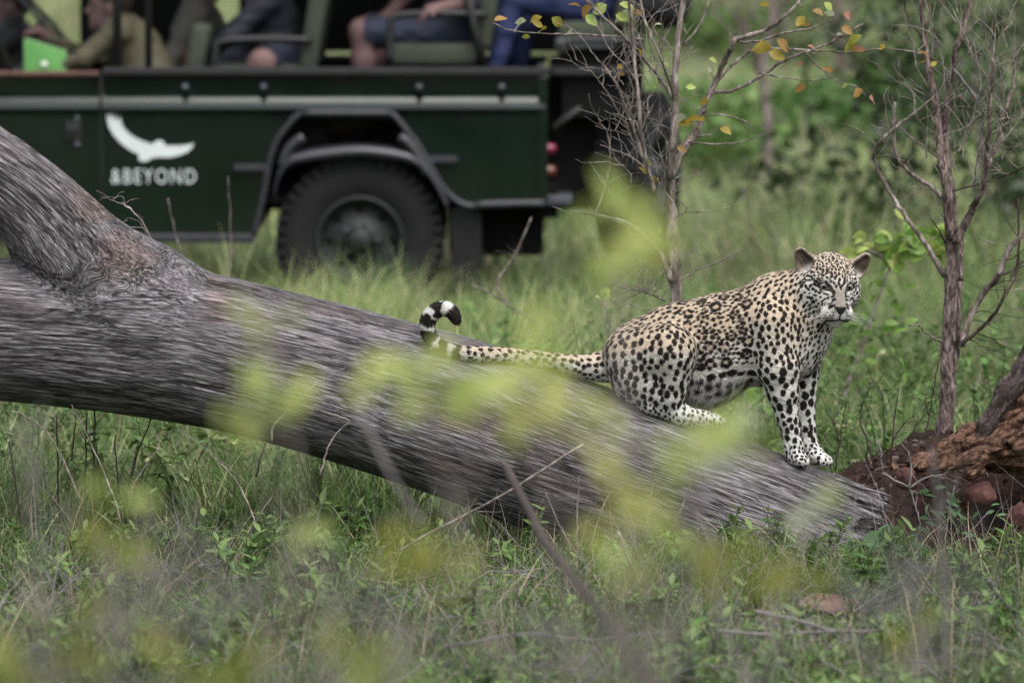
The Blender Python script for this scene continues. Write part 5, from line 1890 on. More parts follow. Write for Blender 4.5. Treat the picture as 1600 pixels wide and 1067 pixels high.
def branch(pts, y, r0, r1, name, mat, parent, org, sides=7, wob=1.2, seed=0, dyamp=0.05, n=5):
    """pts: (u, v) joints at distance y; radius in photo pixels"""
    r = np.random.default_rng(seed + 5)
    sc = FPX / y
    dy = np.cumsum(r.normal(0, dyamp, len(pts))) * 0.6
    P = crom(np.array([W(u, v, y + d) for (u, v), d in zip(pts, dy)]), n)
    k = len(P)
    P[1:-1] += r.normal(0, wob / sc * 0.5, (k - 2, 3))
    t = np.linspace(0, 1, k)
    R_ = (r0 + (r1 - r0) * t) / sc * (1 + 0.14 * noise3(np.stack([t * k * .6, t * 0, t * 0 + seed], -1), 1, 3))
    V, F = tube(P, R_, sides)
    if r0 > 5:
        nn = noise3(V, 60, seed) * 0.12 * r0 / sc + noise3(V * [1, 1, .4], 150, seed + 3) * 0.06 * r0 / sc
        c = np.repeat(P, sides, 0)
        d = V[:len(c)] - c
        V[:len(c)] += d / (np.linalg.norm(d, axis=1)[:, None] + 1e-9) * nn[:len(c), None]
    mb = MB(); mb.add(V - org, F)
    o = mb.build(name, mat, parent)
    return o, P, R_

def twig_points(p, d, ln, r, crook=0.25, k=5):
    pts = [p]
    dd = d / np.linalg.norm(d)
    for _ in range(k):
        dd = dd + r.normal(0, crook, 3) * [1, .6, 1]
        dd /= np.linalg.norm(dd)
        pts.append(pts[-1] + dd * ln / k)
    return np.array(pts)

def side_twigs(mb, P, n, ln, rad, r, up=0.6, depth=1, lo=0.15):
    for _ in range(n):
        i = r.integers(int(len(P) * lo), len(P))
        p = P[i]
        T = P[min(i + 1, len(P) - 1)] - P[max(i - 1, 0)]; T /= np.linalg.norm(T) + 1e-9
        d = r.normal(0, 1, 3) * [1, .5, .6] + T * 0.7 + np.array([0, 0, up])
        L_ = ln * r.uniform(0.4, 1.3)
        tp = twig_points(p, d, L_, r, 0.22, 6)
        mb.tube(tp, np.linspace(rad * r.uniform(.7, 1.2), rad * 0.35, len(tp)), 4, cap=False)
        if depth and r.uniform() < 0.75:
            side_twigs(mb, tp, r.integers(1, 4), ln * 0.5, rad * 0.65, r, up, depth - 1, 0.3)

def leaf_mesh(name, ln, wd, col, fold=0.3, droop=0.35, seed=0):
    V, F = leaf_vf(ln, wd, fold, droop)
    C = np.tile(col, (len(V), 1)) * (0.85 + 0.3 * np.random.default_rng(seed).uniform(size=(len(V), 1)))
    return raw_mesh(name, V, F, C)
_lm = {}
def leaf_obj(pos, ln, wd, colname, parent, org, r, mat=None, el=None):
    key = (colname, round(ln, 3), round(wd, 3))
    C = {'yellow': (0.34, 0.26, 0.05), 'orange': (0.33, 0.20, 0.065), 'olive': (0.22, 0.22, 0.04), 'pink': (0.42, 0.20, 0.14), 'pale': (0.42, 0.46, 0.30), 'lime': (0.38, 0.46, 0.13),
         'bright': (0.48, 0.53, 0.16), 'gold': (0.43, 0.45, 0.12), 'deep': (0.20, 0.22, 0.045), 'fresh': (0.17, 0.28, 0.06), 'cool': (0.10, 0.19, 0.085)}[colname]
    if key not in _lm:
        me = leaf_mesh('leaf', ln, wd, C, seed=len(_lm)); me.materials.append(mat or LEAFG); _lm[key] = me
    o = bpy.data.objects.new('leaf', _lm[key]); link(o, parent)
    o.location = tuple(np.asarray(pos) - org)
    o.rotation_euler = (r.normal(0.85, 0.4), r.uniform(-0.8, 0.8) if el is None else r.uniform(-.4, .4), r.normal(0, 0.7) + PI * r.integers(0, 2))
    return o

def sapling_left():
    y = 19.25
    base = W(1062, 823, y); base[2] = gz(base[0], base[1])[0] - 0.02
    root = empty('sapling', tuple(base), 'grey twiggy sapling with yellow-orange leaves rising behind the leopard', 'tree')
    r = np.random.default_rng(31)
    br = lambda pts, r0, r1, nm='branch', mat=BARK_G, seed=0, **k: branch(pts, y, r0, r1, nm, mat, root, base, seed=seed, **k)
    _, T, _ = br([(1062, 832), (1060, 640), (1057, 480), (1052, 400), (1049, 330), (1046, 272)], 12.5, 8, 'trunk', seed=1, sides=10, dyamp=0.01)
    L_ = []
    for k, (pts, r0, r1) in enumerate([
        ([(1046, 278), (1052, 225), (1055, 170), (1055, 120), (1060, 60), (1068, 0), (1076, -70)], 6.5, 4.2),
        ([(1047, 278), (1062, 245), (1080, 218), (1094, 190), (1099, 172)], 7.5, 5.0),
        ([(1097, 185), (1106, 152), (1122, 118), (1134, 92), (1148, 62)], 5.0, 4.0),
        ([(1146, 64), (1165, 57), (1195, 48), (1222, 28), (1248, 4), (1270, -20)], 4.2, 2.4),
        ([(1099, 176), (1112, 146), (1140, 143), (1172, 130), (1205, 108), (1240, 88), (1275, 76), (1312, 60), (1348, 38)], 3.6, 1.3),
        ([(1100, 168), (1122, 125), (1150, 98), (1172, 82), (1200, 76), (1255, 78), (1320, 82), (1385, 76), (1440, 84)], 3.0, 1.0),
        ([(1140, 64), (1180, 66), (1225, 52), (1268, 44), (1302, 32)], 2.4, 1.0),
        ([(1022, 300), (1012, 262), (1002, 205), (996, 140), (990, 75), (982, 0), (978, -40)], 3.6, 2.2),
        ([(1016, 275), (1000, 230), (982, 180), (962, 130), (944, 104), (924, 82)], 3.2, 1.2),
        ([(1012, 268), (992, 222), (968, 178), (946, 140), (925, 112)], 2.2, 1.0),
        ([(1052, 158), (1028, 118), (1000, 85), (968, 52), (938, 22), (905, -8)], 3.6, 1.8),
        ([(1053, 150), (1030, 85), (1010, 40), (998, -10)], 2.8, 1.6),
        ([(1006, 62), (960, 57), (905, 54), (850, 53), (800, 48), (768, 36)], 1.8, 0.8),
        ([(1050, 440), (1036, 405), (1018, 380), (988, 352), (958, 342), (928, 336), (906, 332)], 5.0, 1.6),
        ([(928, 336), (940, 310), (951, 270), (953, 235), (950, 212)], 1.6, 0.8),
        ([(1040, 470), (1005, 456), (966, 447), (956, 436), (972, 428), (996, 424)], 1.8, 0.8),
        ([(1050, 445), (1085, 424), (1120, 410), (1162, 389)], 1.6, 0.8),
        ([(1052, 240), (1078, 217), (1105, 212), (1134, 198)], 2.0, 0.9),
        ([(1076, 222), (1120, 226), (1165, 221), (1202, 206)], 1.5, 0.8),
        ([(1042, 300), (1008, 262), (975, 240), (938, 227)], 2.0, 0.9),
        ([(1010, 460), (1006, 410), (1004, 375)], 1.6, 0.8),
        ([(1068, 70), (1090, 45), (1104, 15), (1112, -20)], 2.2, 1.0),
        ([(1110, 178), (1140, 182), (1165, 190), (1174, 200)], 1.5, 0.8),
        ([(1260, 84), (1275, 100), (1310, 128), (1338, 136), (1352, 150)], 1.5, 0.8),
        ([(1185, 115), (1230, 122), (1270, 126), (1305, 122)], 1.3, 0.7)]):
        _, P, _ = br(pts, r0, r1, seed=10 + k)
        L_.append(P)
    mb = MB()
    for k in (0, 7, 8, 9, 10, 11):
        side_twigs(mb, L_[k], 9, 0.16, 0.0021, r, 0.8, 1)
    for k in (1, 2, 3, 4, 5, 13, 15):
        side_twigs(mb, L_[k], 4, 0.12, 0.0018, r, 0.4, 1)
    side_twigs(mb, T[len(T) // 2:], 8, 0.20, 0.0024, r, 0.4, 1)
    for _ in range(64):
        p = W(r.uniform(955, 1060), r.uniform(60, 320), y + r.normal(0, .04))
        side_twigs(mb, np.array([p, p + [0, 0, .01]]), 1, 0.18, 0.0019, r, 1.2, 1, 0)
    for _ in range(26):
        p = W(r.uniform(965, 1050), r.uniform(420, 480), y + r.normal(0, .05))
        side_twigs(mb, np.array([p, p + [0, 0, .01]]), 1, 0.14, 0.0018, r, 0.4, 1, 0)
    mb.V = [v - base for v in mb.V]
    t = mb.build('twigs', TWIG, root); t['kind'] = 'stuff'
    for u, v, s_, c_ in [(776, 33, 15, 'orange'), (818, 38, 14, 'pale'), (826, 33, 13, 'pale'), (836, 36, 14, 'yellow'), (850, 26, 15, 'yellow'), (858, 45, 16, 'olive'), (866, 28, 17, 'olive'), (872, 36, 12, 'orange'),
                       (898, 51, 11, 'pale'), (832, 58, 9, 'olive'), (928, 6, 20, 'orange'), (938, 10, 18, 'olive'), (952, 8, 20, 'lime'), (972, 6, 18, 'lime'), (994, 20, 22, 'pale'), (966, 24, 16, 'lime'), (920, 24, 17, 'lime'),
                       (912, 12, 15, 'orange'), (984, 32, 14, 'pale'), (1000, 75, 13, 'yellow'), (1006, 25, 12, 'orange'), (1026, 40, 9, 'pale'), (968, 106, 11, 'orange'), (980, 115, 9, 'orange'), (1035, 100, 10, 'lime'),
                       (1112, 160, 16, 'yellow'), (1096, 188, 20, 'yellow'), (1086, 192, 18, 'yellow'), (1078, 186, 18, 'pale'), (1104, 190, 17, 'yellow'), (1130, 200, 15, 'yellow'), (1084, 206, 12, 'olive'),
                       (1210, 74, 24, 'yellow'), (1218, 62, 20, 'orange'), (1205, 82, 20, 'yellow'), (1206, 10, 13, 'yellow'), (1262, 26, 15, 'yellow'), (1270, 40, 10, 'orange'), (1274, 16, 13, 'orange'), (1292, 4, 14, 'lime'), (1322, 22, 15, 'pink'),
                       (1320, 42, 15, 'orange'), (1308, 24, 12, 'pale'), (1322, 54, 10, 'pale'), (1330, 70, 18, 'olive'), (1342, 66, 17, 'olive'), (1338, 80, 15, 'olive'), (1356, 78, 16, 'pink'), (1380, 76, 12, 'yellow'), (1388, 74, 9, 'yellow'),
                       (1258, 100, 11, 'pink'), (1262, 132, 15, 'orange'), (1266, 72, 10, 'pink'), (1304, 114, 15, 'orange'), (1352, 140, 15, 'orange'), (1362, 153, 17, 'pink'), (1330, 132, 9, 'lime'),
                       (1036, 412, 16, 'orange'), (1030, 352, 12, 'lime'), (1002, 262, 14, 'yellow'), (1010, 255, 12, 'olive'), (1030, 286, 13, 'olive'), (1062, 230, 12, 'orange'), (1112, 92, 11, 'lime'), (1110, 108, 9, 'pale'), (1076, 136, 11, 'lime')]:
        leaf_obj(W(u - 4, v, y - 0.03), s_ * 1.38 / 462, s_ * 0.98 / 462, c_, root, base, r)
sapling_left()

def sapling_right():
    y = 19.35
    base = W(1480, 815, y); base[2] = 0.02
    root = empty('sapling', tuple(base), 'bare reddish-barked sapling with tangled upright twigs behind the rotten root', 'tree')
    r = np.random.default_rng(41)
    br = lambda pts, r0, r1, nm='branch', mat=BARK_R, seed=0, **k: branch(pts, y, r0, r1, nm, mat, root, base, seed=seed, **k)
    _, T, _ = br([(1474, 820), (1476, 690), (1481, 610), (1484, 540), (1486, 470), (1487, 410), (1485, 360)], 15, 10.5, 'trunk', seed=1, sides=12, dyamp=0.01)
    L_ = []
    for k, (pts, r0, r1, m_) in enumerate([
        ([(1484, 372), (1480, 300), (1470, 240), (1464, 180), (1452, 110), (1442, 40), (1438, -40)], 8.5, 4.0, BARK_R),
        ([(1488, 375), (1488, 320), (1480, 260), (1477, 190), (1486, 120), (1500, 60), (1516, 0), (1524, -40)], 8, 3.6, BARK_R),
        ([(1492, 380), (1510, 345), (1528, 310), (1540, 272), (1544, 210), (1548, 150), (1554, 95)], 7, 2.0, BARK_R),
        ([(1540, 275), (1556, 225), (1570, 180), (1582, 130), (1586, 95)], 3.6, 1.6, BARK_R),
        ([(1503, 540), (1514, 500), (1534, 462), (1560, 430), (1576, 392), (1604, 360), (1640, 330)], 6, 3.5, BARK_G),
        ([(1490, 545), (1508, 532), (1536, 510), (1566, 470), (1586, 428), (1592, 380), (1590, 310)], 4.0, 1.6, DARKT),
        ([(1476, 432), (1448, 384), (1416, 340), (1390, 300), (1370, 262), (1366, 236), (1382, 214), (1412, 190), (1440, 168)], 4.5, 1.8, BARK_G),
        ([(1472, 308), (1452, 290), (1424, 272), (1402, 246), (1397, 212), (1398, 160)], 4.2, 2.2, BARK_G),
        ([(1478, 535), (1462, 530), (1446, 520), (1436, 508), (1420, 508)], 2.2, 1.2, BARK_G),
        ([(1500, 440), (1502, 400), (1504, 360)], 4.5, 3.5, BARK_R),
        ([(1494, 560), (1498, 510), (1501, 440)], 5, 4, BARK_R),
        ([(1490, 110), (1530, 160), (1535, 200), (1526, 250), (1522, 300)], 2.6, 1.4, GREYT),
        ([(1472, 250), (1440, 228), (1418, 210), (1404, 196)], 1.8, 0.9, GREYT),
        ([(1486, 300), (1560, 278), (1600, 262), (1640, 250)], 1.6, 1.0, DARKT),
        ([(1560, 430), (1575, 425), (1610, 402)], 2.4, 1.6, DARKT),
        ([(1440, 60), (1424, 36), (1414, 14), (1412, -10)], 1.6, 1.0, DARKT),
        ([(1478, 380), (1460, 350), (1448, 330)], 1.6, 0.8, DARKT)]):
        _, P, _ = br(pts, r0, r1, seed=40 + k, mat=m_)
        L_.append(P)
    mb = MB()
    for k, n in ((0, 16), (1, 24), (2, 14), (3, 10), (4, 8), (5, 8), (6, 7), (7, 8), (11, 5), (13, 6)):
        side_twigs(mb, L_[k], n, 0.22 if k < 4 else 0.15, 0.0020, r, 1.3 if k < 4 else 0.4, 1)
    side_twigs(mb, T, 6, 0.16, 0.002, r, 0.5, 1, .5)
    for _ in range(48):
        p = W(r.uniform(1430, 1575), r.uniform(20, 260), y + r.normal(0, .06))
        side_twigs(mb, np.array([p, p + [0, 0, .01]]), 1, 0.24, 0.0022, r, 2.0, 1, 0)
    mb.V = [v - base for v in mb.V]
    t = mb.build('twigs', TWIG, root); t['kind'] = 'stuff'
    mb = MB()
    for k in (4, 5):
        side_twigs(mb, L_[k], 9, 0.2, 0.0020, r, -0.4, 1)
    mb.V = [v - base for v in mb.V]
    t = mb.build('dark_twigs', DARKT, root); t['kind'] = 'stuff'
    for u, v, s_, c_ in [(1450, 88, 16, 'orange'), (1454, 104, 12, 'yellow'), (1448, 96, 12, 'orange')]:
        leaf_obj(W(u, v, y - .03), s_ * 1.2 / 460, s_ * 0.7 / 460, c_, root, base, r)
sapling_right()

# ------------------------------------------------------------------ smaller plants one can point at
def stem_plant(name, y, stems, leaves, label, cat, mat, leafsize, colname, seed, r0=2.0, r1=0.8, group=None, wd=0.5, el=None, twigs=0, lm=None):
    r = np.random.default_rng(seed)
    u0, v0 = stems[0][0]
    base = W(u0, v0, y)
    root = empty(name, tuple(base), label, cat, group)
    for k, pts in enumerate(stems):
        _, P, _ = branch(pts, y, r0, r1, 'stem', mat, root, base, seed=seed + k, sides=5, dyamp=0.02)
        if twigs:
            mb = MB(); side_twigs(mb, P, twigs, 0.09, 0.0014, r, 0.5, 0, .4)
            mb.V = [q - base for q in mb.V]; t = mb.build('twigs', mat, root); t['kind'] = 'stuff'
    for it in leaves:
        u, v = it[:2]
        s_ = (it[2] if len(it) > 2 else leafsize) * y / FPX
        s_ = round(s_ * 250) / 250
        leaf_obj(W(u, v, y + r.uniform(-.03, .03)), s_, s_ * wd, it[3] if len(it) > 3 else colname, root, base, r, lm, el)
    return root
rr = np.random.default_rng(9)
# pale young shrub behind the leopard's head
lv = [(rr.normal(1392, 32), rr.normal(388, 18), 25, rr.choice(['lime', 'fresh'])) for _ in range(44)] + [(rr.normal(1462, 24), rr.normal(370, 15), 25, rr.choice(['lime', 'fresh'])) for _ in range(36)] + [(rr.normal(1338, 12), rr.normal(392, 8), 24, 'lime') for _ in range(9)]
lv += [(rr.uniform(1320, 1420), rr.uniform(430, 600)) for _ in range(26)]
stem_plant('young_shrub', 21.2, [[(1290, 745), (1312, 640), (1345, 545), (1375, 460), (1394, 405)], [(1394, 405), (1420, 385), (1470, 368)], [(1394, 408), (1360, 392), (1335, 392)]], lv,
           'soft pale-green young shrub leaning up behind the leopard head', 'shrub', TWIG, 20, 'fresh', 60, 4.5, 1.5, wd=0.7)
# broad-leaved plant beside the broken log end
stem_plant('broadleaf_plant', 17.75, [[(1392, 905), (1385, 870), (1378, 835)], [(1392, 905), (1350, 860), (1338, 845)], [(1393, 905), (1410, 862), (1420, 845)]],
           [(1350, 838, 44), (1380, 842, 40), (1372, 826, 36), (1400, 838, 46), (1418, 842, 40), (1342, 850, 34), (1392, 868, 40), (1364, 868, 36), (1422, 862, 34), (1352, 880, 30), (1404, 884, 36), (1378, 892, 34)],
           'low plant with broad green leaves beside the broken log end', 'plant', TWIG, 40, 'cool', 61, 1.6, 1.0, wd=0.72, el=-0.25)
# leafy weed in front of the mound
lw_ = [(1478 + dx, v + dy, 24) for v in (800, 770, 815, 838, 790) for dx, dy in ((-26, -4), (24, -6), (-14, 8), (16, 10), (0, -10))]
lw_ += [(1540, 802, 18), (1530, 798, 18), (1556, 806, 18), (1548, 790, 16), (1465, 862, 20), (1490, 866, 20), (1444, 856, 20)]
stem_plant('leafy_weed', 18.15, [[(1478, 895), (1476, 850), (1484, 800), (1492, 758)], [(1478, 895), (1500, 850), (1545, 800)], [(1478, 895), (1462, 850), (1448, 822)]], lw_,
           'leafy green weed growing against the red mound under the root', 'weed', TWIG, 24, 'cool', 62, 1.5, 0.8, wd=0.34)
# lime seedlings at the leopard's back and under its belly
stem_plant('seedling', 20.0, [[(950, 520), (948, 490), (944, 466)]], [(936, 458), (946, 456), (955, 460), (930, 464), (962, 466), (944, 468)], 'small lime seedling standing left of the leopard rump', 'seedling', TWIG, 16, 'lime', 63, 1.2, .7, wd=.6)
stem_plant('seedling', 20.4, [[(1150, 720), (1152, 680), (1150, 640)]], [(rr.uniform(1118, 1190), rr.uniform(618, 690)) for _ in range(14)], 'green seedling showing between the leopard hind paw and front legs', 'seedling', TWIG, 22, 'fresh', 64, 1.5, .8, wd=.6)
# dark dry stems near the mound
stem_plant('dry_forb', 18.9, [[(1392, 735), (1394, 690), (1398, 650), (1404, 610)], [(1394, 690), (1406, 670), (1418, 655)]], [], 'thin black dead stem forked low, nearest the splintered log end', 'dead stem', DARKT, 1, 'olive', 65, 1.7, .8, twigs=3)
stem_plant('dry_forb', 19.4, [[(1352, 725), (1356, 690), (1344, 660), (1350, 625), (1366, 600)], [(1356, 690), (1362, 715), (1372, 735)]], [], 'crooked dead stem standing between leopard paws and black stem', 'dead stem', DARKT, 1, 'olive', 66, 1.7, .8, twigs=3)
stem_plant('dry_forb', 19.3, [[(1440, 700), (1452, 650), (1460, 600), (1466, 565)], [(1452, 650), (1446, 625), (1462, 620)]], [], 'dead stem with short side twigs left of the reddish sapling trunk', 'dead stem', DARKT, 1, 'olive', 67, 1.5, .7, twigs=4)
stem_plant('dry_forb', 19.3, [[(1305, 735), (1312, 690), (1318, 650), (1322, 630)], [(1312, 690), (1302, 660), (1290, 640)]], [], 'dead stem right behind the leopard front paws', 'dead stem', DARKT, 1, 'olive', 68, 1.4, .7, twigs=2)
stem_plant('dead_twig', 18.05, [[(1378, 738), (1400, 752), (1420, 762), (1430, 790), (1436, 808)], [(1420, 762), (1424, 735), (1420, 705)], [(1420, 762), (1450, 745), (1472, 742)], [(1378, 738), (1376, 700)]], [], 'pale forked dead twig hanging over the mound in front of the round red stone', 'twig', GREYT, 1, 'olive', 69, 2.2, 1.0, twigs=3)
# dark stalks under the log on the left
for k, (u, vb, vt, lean, lab) in enumerate([
        (148, 800, 628, 0, 'straight dark stalk standing under the log, tallest of the left clump'), (132, 790, 645, 4, 'dark stalk beside the tallest one under the log'),
        (92, 830, 650, -3, 'leaning dark stalk in front of grass under the log'), (205, 745, 650, 34, 'dark stalk leaning right under the log with a torn leaf'),
        (40, 900, 690, -26, 'long thin dark stem at the far left of the grass'), (400, 745, 690, 16, 'short dark stalk touching the log underside'),
        (112, 720, 660, 6, 'short dark stalk between the taller ones under the log'), (186, 770, 690, -8, 'thin brown stalk under the log beside the leaning one')]):
    stem_plant('dead_stalk', 18.55 + 0.1 * (k % 3), [[(u, vb), (u + lean * .4, (vb + vt) / 2), (u + lean, vt)]], [], lab, 'dead stalk', DARKT, 1, 'olive', 80 + k, 1.8, 1.0, 'dark dead stalks under the log', twigs=1)
# pale bent straws
for k, (pts, y, lab) in enumerate([
        ([(190, 820), (172, 760), (140, 690), (112, 632)], 18.2, 'long straight pale straw under the log on the left'),
        ([(130, 790), (95, 712), (70, 672), (40, 650), (18, 642)], 18.2, 'pale straw arching to the left edge under the log'),
        ([(198, 780), (222, 735), (250, 695)], 18.3, 'short pale straw slanting up right under the log'),
        ([(500, 745), (512, 700), (530, 672), (545, 658), (520, 648), (468, 632)], 17.9, 'bent pale straw hooked across the log face'),
        ([(424, 690), (428, 665), (450, 640), (480, 610), (540, 574)], 17.7, 'thin pale stem curving up over the log face'),
        ([(405, 835), (385, 780), (360, 740), (335, 715)], 18.0, 'pink-brown dead stem in the tangle left of the log belly'),
        ([(380, 845), (402, 810), (425, 775)], 18.0, 'pale dead stem crossing the tangle left of the log belly'),
        ([(900, 860), (902, 800), (905, 744)], 17.5, 'short upright straw left of the dark broken stem tip'),
        ([(992, 860), (986, 810), (962, 768)], 17.5, 'pale straw leaning left low on the log'),
        ([(1008, 850), (1016, 780), (1024, 714)], 17.6, 'straight tall straw on the log middle'),
        ([(1050, 830), (1082, 752), (1104, 690)], 17.6, 'straw leaning right under the leopard hind paw'),
        ([(918, 870), (938, 800), (952, 772)], 17.4, 'short straw leaning right beside the upright one'),
        ([(1250, 900), (1258, 840), (1254, 800)], 17.5, 'thin straw before the lower log end'),
        ([(362, 440), (360, 350), (356, 276)], 22.8, 'tall pale grass stalk before the vehicle side'),
        ([(296, 430), (276, 370), (262, 310)], 22.6, 'pale grass stalk slanting before the vehicle lettering'),
        ([(176, 895), (178, 868), (176, 850), (168, 846)], 17.3, 'curled dry grass blade low on the left')]):
    stem_plant('dry_straw', y, [pts], [], lab, 'straw', TWIG, 1, 'olive', 100 + k, 1.9 if y < 20 else 1.1, 0.9 if y < 20 else 0.5, 'pale dry straws round the log')
# sticks lying about
def stick(pts, y, r0, r1, label, mat=GREYT, name='stick', seed=0, twigs=2):
    base = W(*pts[0], y)
    o = empty(name, tuple(base), label, 'stick', 'dead sticks in the grass')
    _, P, _ = branch(pts, y, r0, r1, 'shaft', mat, o, base, seed=seed, sides=8, dyamp=0.05)
    if twigs:
        mb = MB(); side_twigs(mb, P, twigs, 0.14, 0.0022, np.random.default_rng(seed), 0.3, 1)
        mb.V = [q - base for q in mb.V]; t = mb.build('twigs', mat, o); t['kind'] = 'stuff'
stick([(575, 888), (680, 828), (780, 776), (912, 694)], 17.75, 2.6, 2.0, 'long straight pale stick propped against the log', TWIG, seed=1)
def leaning_stem():
    jt = [(786, 724, 16.2, 4.5), (793, 734, 16.0, 7.5), (806, 760, 15.4, 7.0), (828, 800, 14.5, 6.6), (846, 838, 13.6, 6.6), (884, 888, 12.0, 6.4), (950, 970, 9.8, 6.4), (1010, 1060, 8.2, 6.4), (1040, 1150, 7.4, 6.4)]
    P = np.array([W(u, v, y) for u, v, y, r_ in jt]); R_ = np.array([r_ * 15.5 / FPX for u, v, y, r_ in jt])
    A = crom(np.column_stack([P, R_]), 5)
    o = empty('broken_stem', tuple(P[0]), 'thick dark broken stem leaning out from before the log middle', 'stick', 'dead sticks in the grass')
    V, F = tube(A[:, :3] - P[0], A[:, 3], 9)
    V = V + 0.0015 * np.stack([noise3(V, 70, 1), noise3(V, 70, 2), noise3(V, 70, 3)], -1)
    mb = MB(); mb.add(V, F); mb.build('shaft', DARKT, o)
leaning_stem()
stick([(560, 640), (590, 700), (622, 760), (660, 820)], 10.5, 4, 4, 'grey stem leaning in front of the log middle', GREYT, 'broken_stem', 3, 1)
stick([(1180, 955), (1250, 970), (1310, 986), (1390, 984)], 15.6, 3.6, 2, 'grey stick lying in grass below the flat pink stone', seed=4)
stick([(1120, 985), (1200, 990), (1330, 985)], 15.5, 3, 2, 'grey stick crossing just under the one by the pink stone', seed=5)
stick([(1545, 905), (1556, 925), (1580, 950)], 16.2, 3.6, 2.4, 'curved pale stick at the far right of the grass', seed=6, twigs=0)
stick([(965, 830), (985, 880), (1010, 930), (1040, 985)], 16.6, 2.4, 1.6, 'thin pale bent stick low in front of the log', TWIG, seed=7, twigs=1)
stick([(700, 1010), (820, 990), (930, 1000), (1060, 985)], 15.2, 2.6, 1.6, 'grey twig lying flat at the bottom centre', seed=9)
stick([(1090, 800), (1110, 840), (1135, 890)], 12.0, 3.0, 2.5, 'slim grey stem in front of the log right half', GREYT, 'broken_stem', 10, 1)
stick([(1480, 1060), (1475, 900), (1468, 800), (1455, 705)], 11.4, 5, 3, 'upright grey stem blurred before the mound', GREYT, 'broken_stem', 12, 1)
stick([(270, 415), (240, 380), (225, 352), (208, 330), (190, 316)], 18.75, 1.8, 1.0, 'thin forked twig sticking up behind the log fork', TWIG, seed=13, twigs=4)
stick([(790, 470), (778, 440), (806, 395), (830, 340)], 22.5, 1.7, 1.0, 'thin pale stem standing behind the log under the vehicle tail', TWIG, seed=14, twigs=3)
stick([(840, 505), (800, 480), (762, 455), (735, 445)], 22.5, 2.0, 1.4, 'pale stick slanting in the grass behind the tail tip', TWIG, seed=15, twigs=1)
# tangle of fine grey twigs over the foreground grass
def tangle():
    mb = MB(); r = np.random.default_rng(3)
    for _ in range(540):
        u, v = r.uniform(-40, 1640), r.uniform(880, 1085)
        y = min(ground_y(v), 17.9) - r.uniform(0, 1.0)
        p = W(u, v, y); p[2] = max(p[2], 0.0)
        d = np.array([r.normal(0, 1.0), r.normal(0, .6), abs(r.normal(0.35, .4))])
        L_ = r.uniform(.08, .32)
        tp = twig_points(p, d, L_, r, 0.25, 5)
        mb.tube(tp, np.linspace(.0030, .0010, len(tp)) * r.uniform(.5, 1.15), 4, cap=False)
    o = mb.build('dry_twigs', GREYT); o['kind'] = 'stuff'
tangle()

# ------------------------------------------------------------------ leafy branches close to the camera, far out of focus
def near_shrub(name, blobs, label, seed, foot):
    r = np.random.default_rng(seed)
    base = np.array([foot[0], foot[1], 0.0])
    root = empty(name, tuple(base), label, 'shrub', 'out-of-focus leafy shrubs close to the camera')
    for (u, v, ru, rv, n, y, c_, size) in blobs:
        y *= 1.06; size *= 0.98; ru *= 1.05; rv *= 1.05
        ctr = W(u, v, y)
        mid = (ctr + base) / 2 + np.array([r.normal(0, .08), r.normal(0, .05), 0.15])
        P = crom([base, mid, ctr], 7)
        mb = MB(); mb.tube(P - base, np.linspace(.005, .0016, len(P)), 5); mb.build('stem', TWIG, root)
        for k in range(n):
            a, q = r.uniform(0, 6.28), math.sqrt(r.uniform(0, 1))
            pos = W(u + ru * q * math.cos(a), v + rv * q * math.sin(a), y + r.normal(0, .06))
            cc = c_[r.integers(len(c_))]
            o = leaf_obj(pos, round(size * r.choice([0.8, 1.0, 1.2]), 3), round(size * .62, 3), cc, root, base, r)
            # leaves hang facing the viewer
            o.rotation_euler = (PI / 2 + r.normal(0, .5), r.uniform(0, 6.28), r.normal(0, .6))
            twig = tube(np.array([pos, (pos + ctr) / 2 + [0, 0, -.005], ctr]) - base, 0.0009, 3, False)
            mb = None
near_shrub('near_shrub', [(415, 488, 26, 20, 3, 6.6, ['pale', 'bright'], .036), (385, 622, 72, 26, 8, 6.3, ['bright', 'lime'], .044), (150, 805, 40, 50, 3, 6.5, ['lime', 'deep'], .036), (165, 885, 70, 40, 6, 6.2, ['deep', 'olive'], .044),
                          (90, 990, 60, 40, 5, 6.0, ['deep', 'olive'], .044), (340, 1040, 90, 22, 7, 5.6, ['deep', 'olive'], .046), (490, 830, 50, 60, 3, 7.0, ['lime'], .036), (220, 800, 14, 30, 1, 7.0, ['lime'], .034), (40, 1040, 50, 30, 4, 5.8, ['deep'], .045)],
           'blurred yellow-green leafy shrub low at the left in front of the log', 201, (-0.36, 6.3))
near_shrub('near_shrub', [(655, 603, 78, 24, 11, 6.3, ['bright', 'lime'], .046), (835, 575, 46, 76, 11, 6.0, ['bright', 'bright', 'gold'], .046), (770, 625, 80, 24, 7, 6.4, ['lime', 'gold'], .042), (930, 650, 60, 30, 5, 6.6, ['gold', 'lime'], .04),
                          (715, 885, 90, 26, 7, 6.2, ['gold', 'olive', 'lime'], .042), (610, 870, 60, 40, 4, 6.8, ['olive', 'gold'], .038), (600, 1035, 70, 26, 6, 5.7, ['deep', 'lime'], .044)],
           'blurred bright lime leafy shrub across the middle of the log', 202, (-0.05, 6.1))
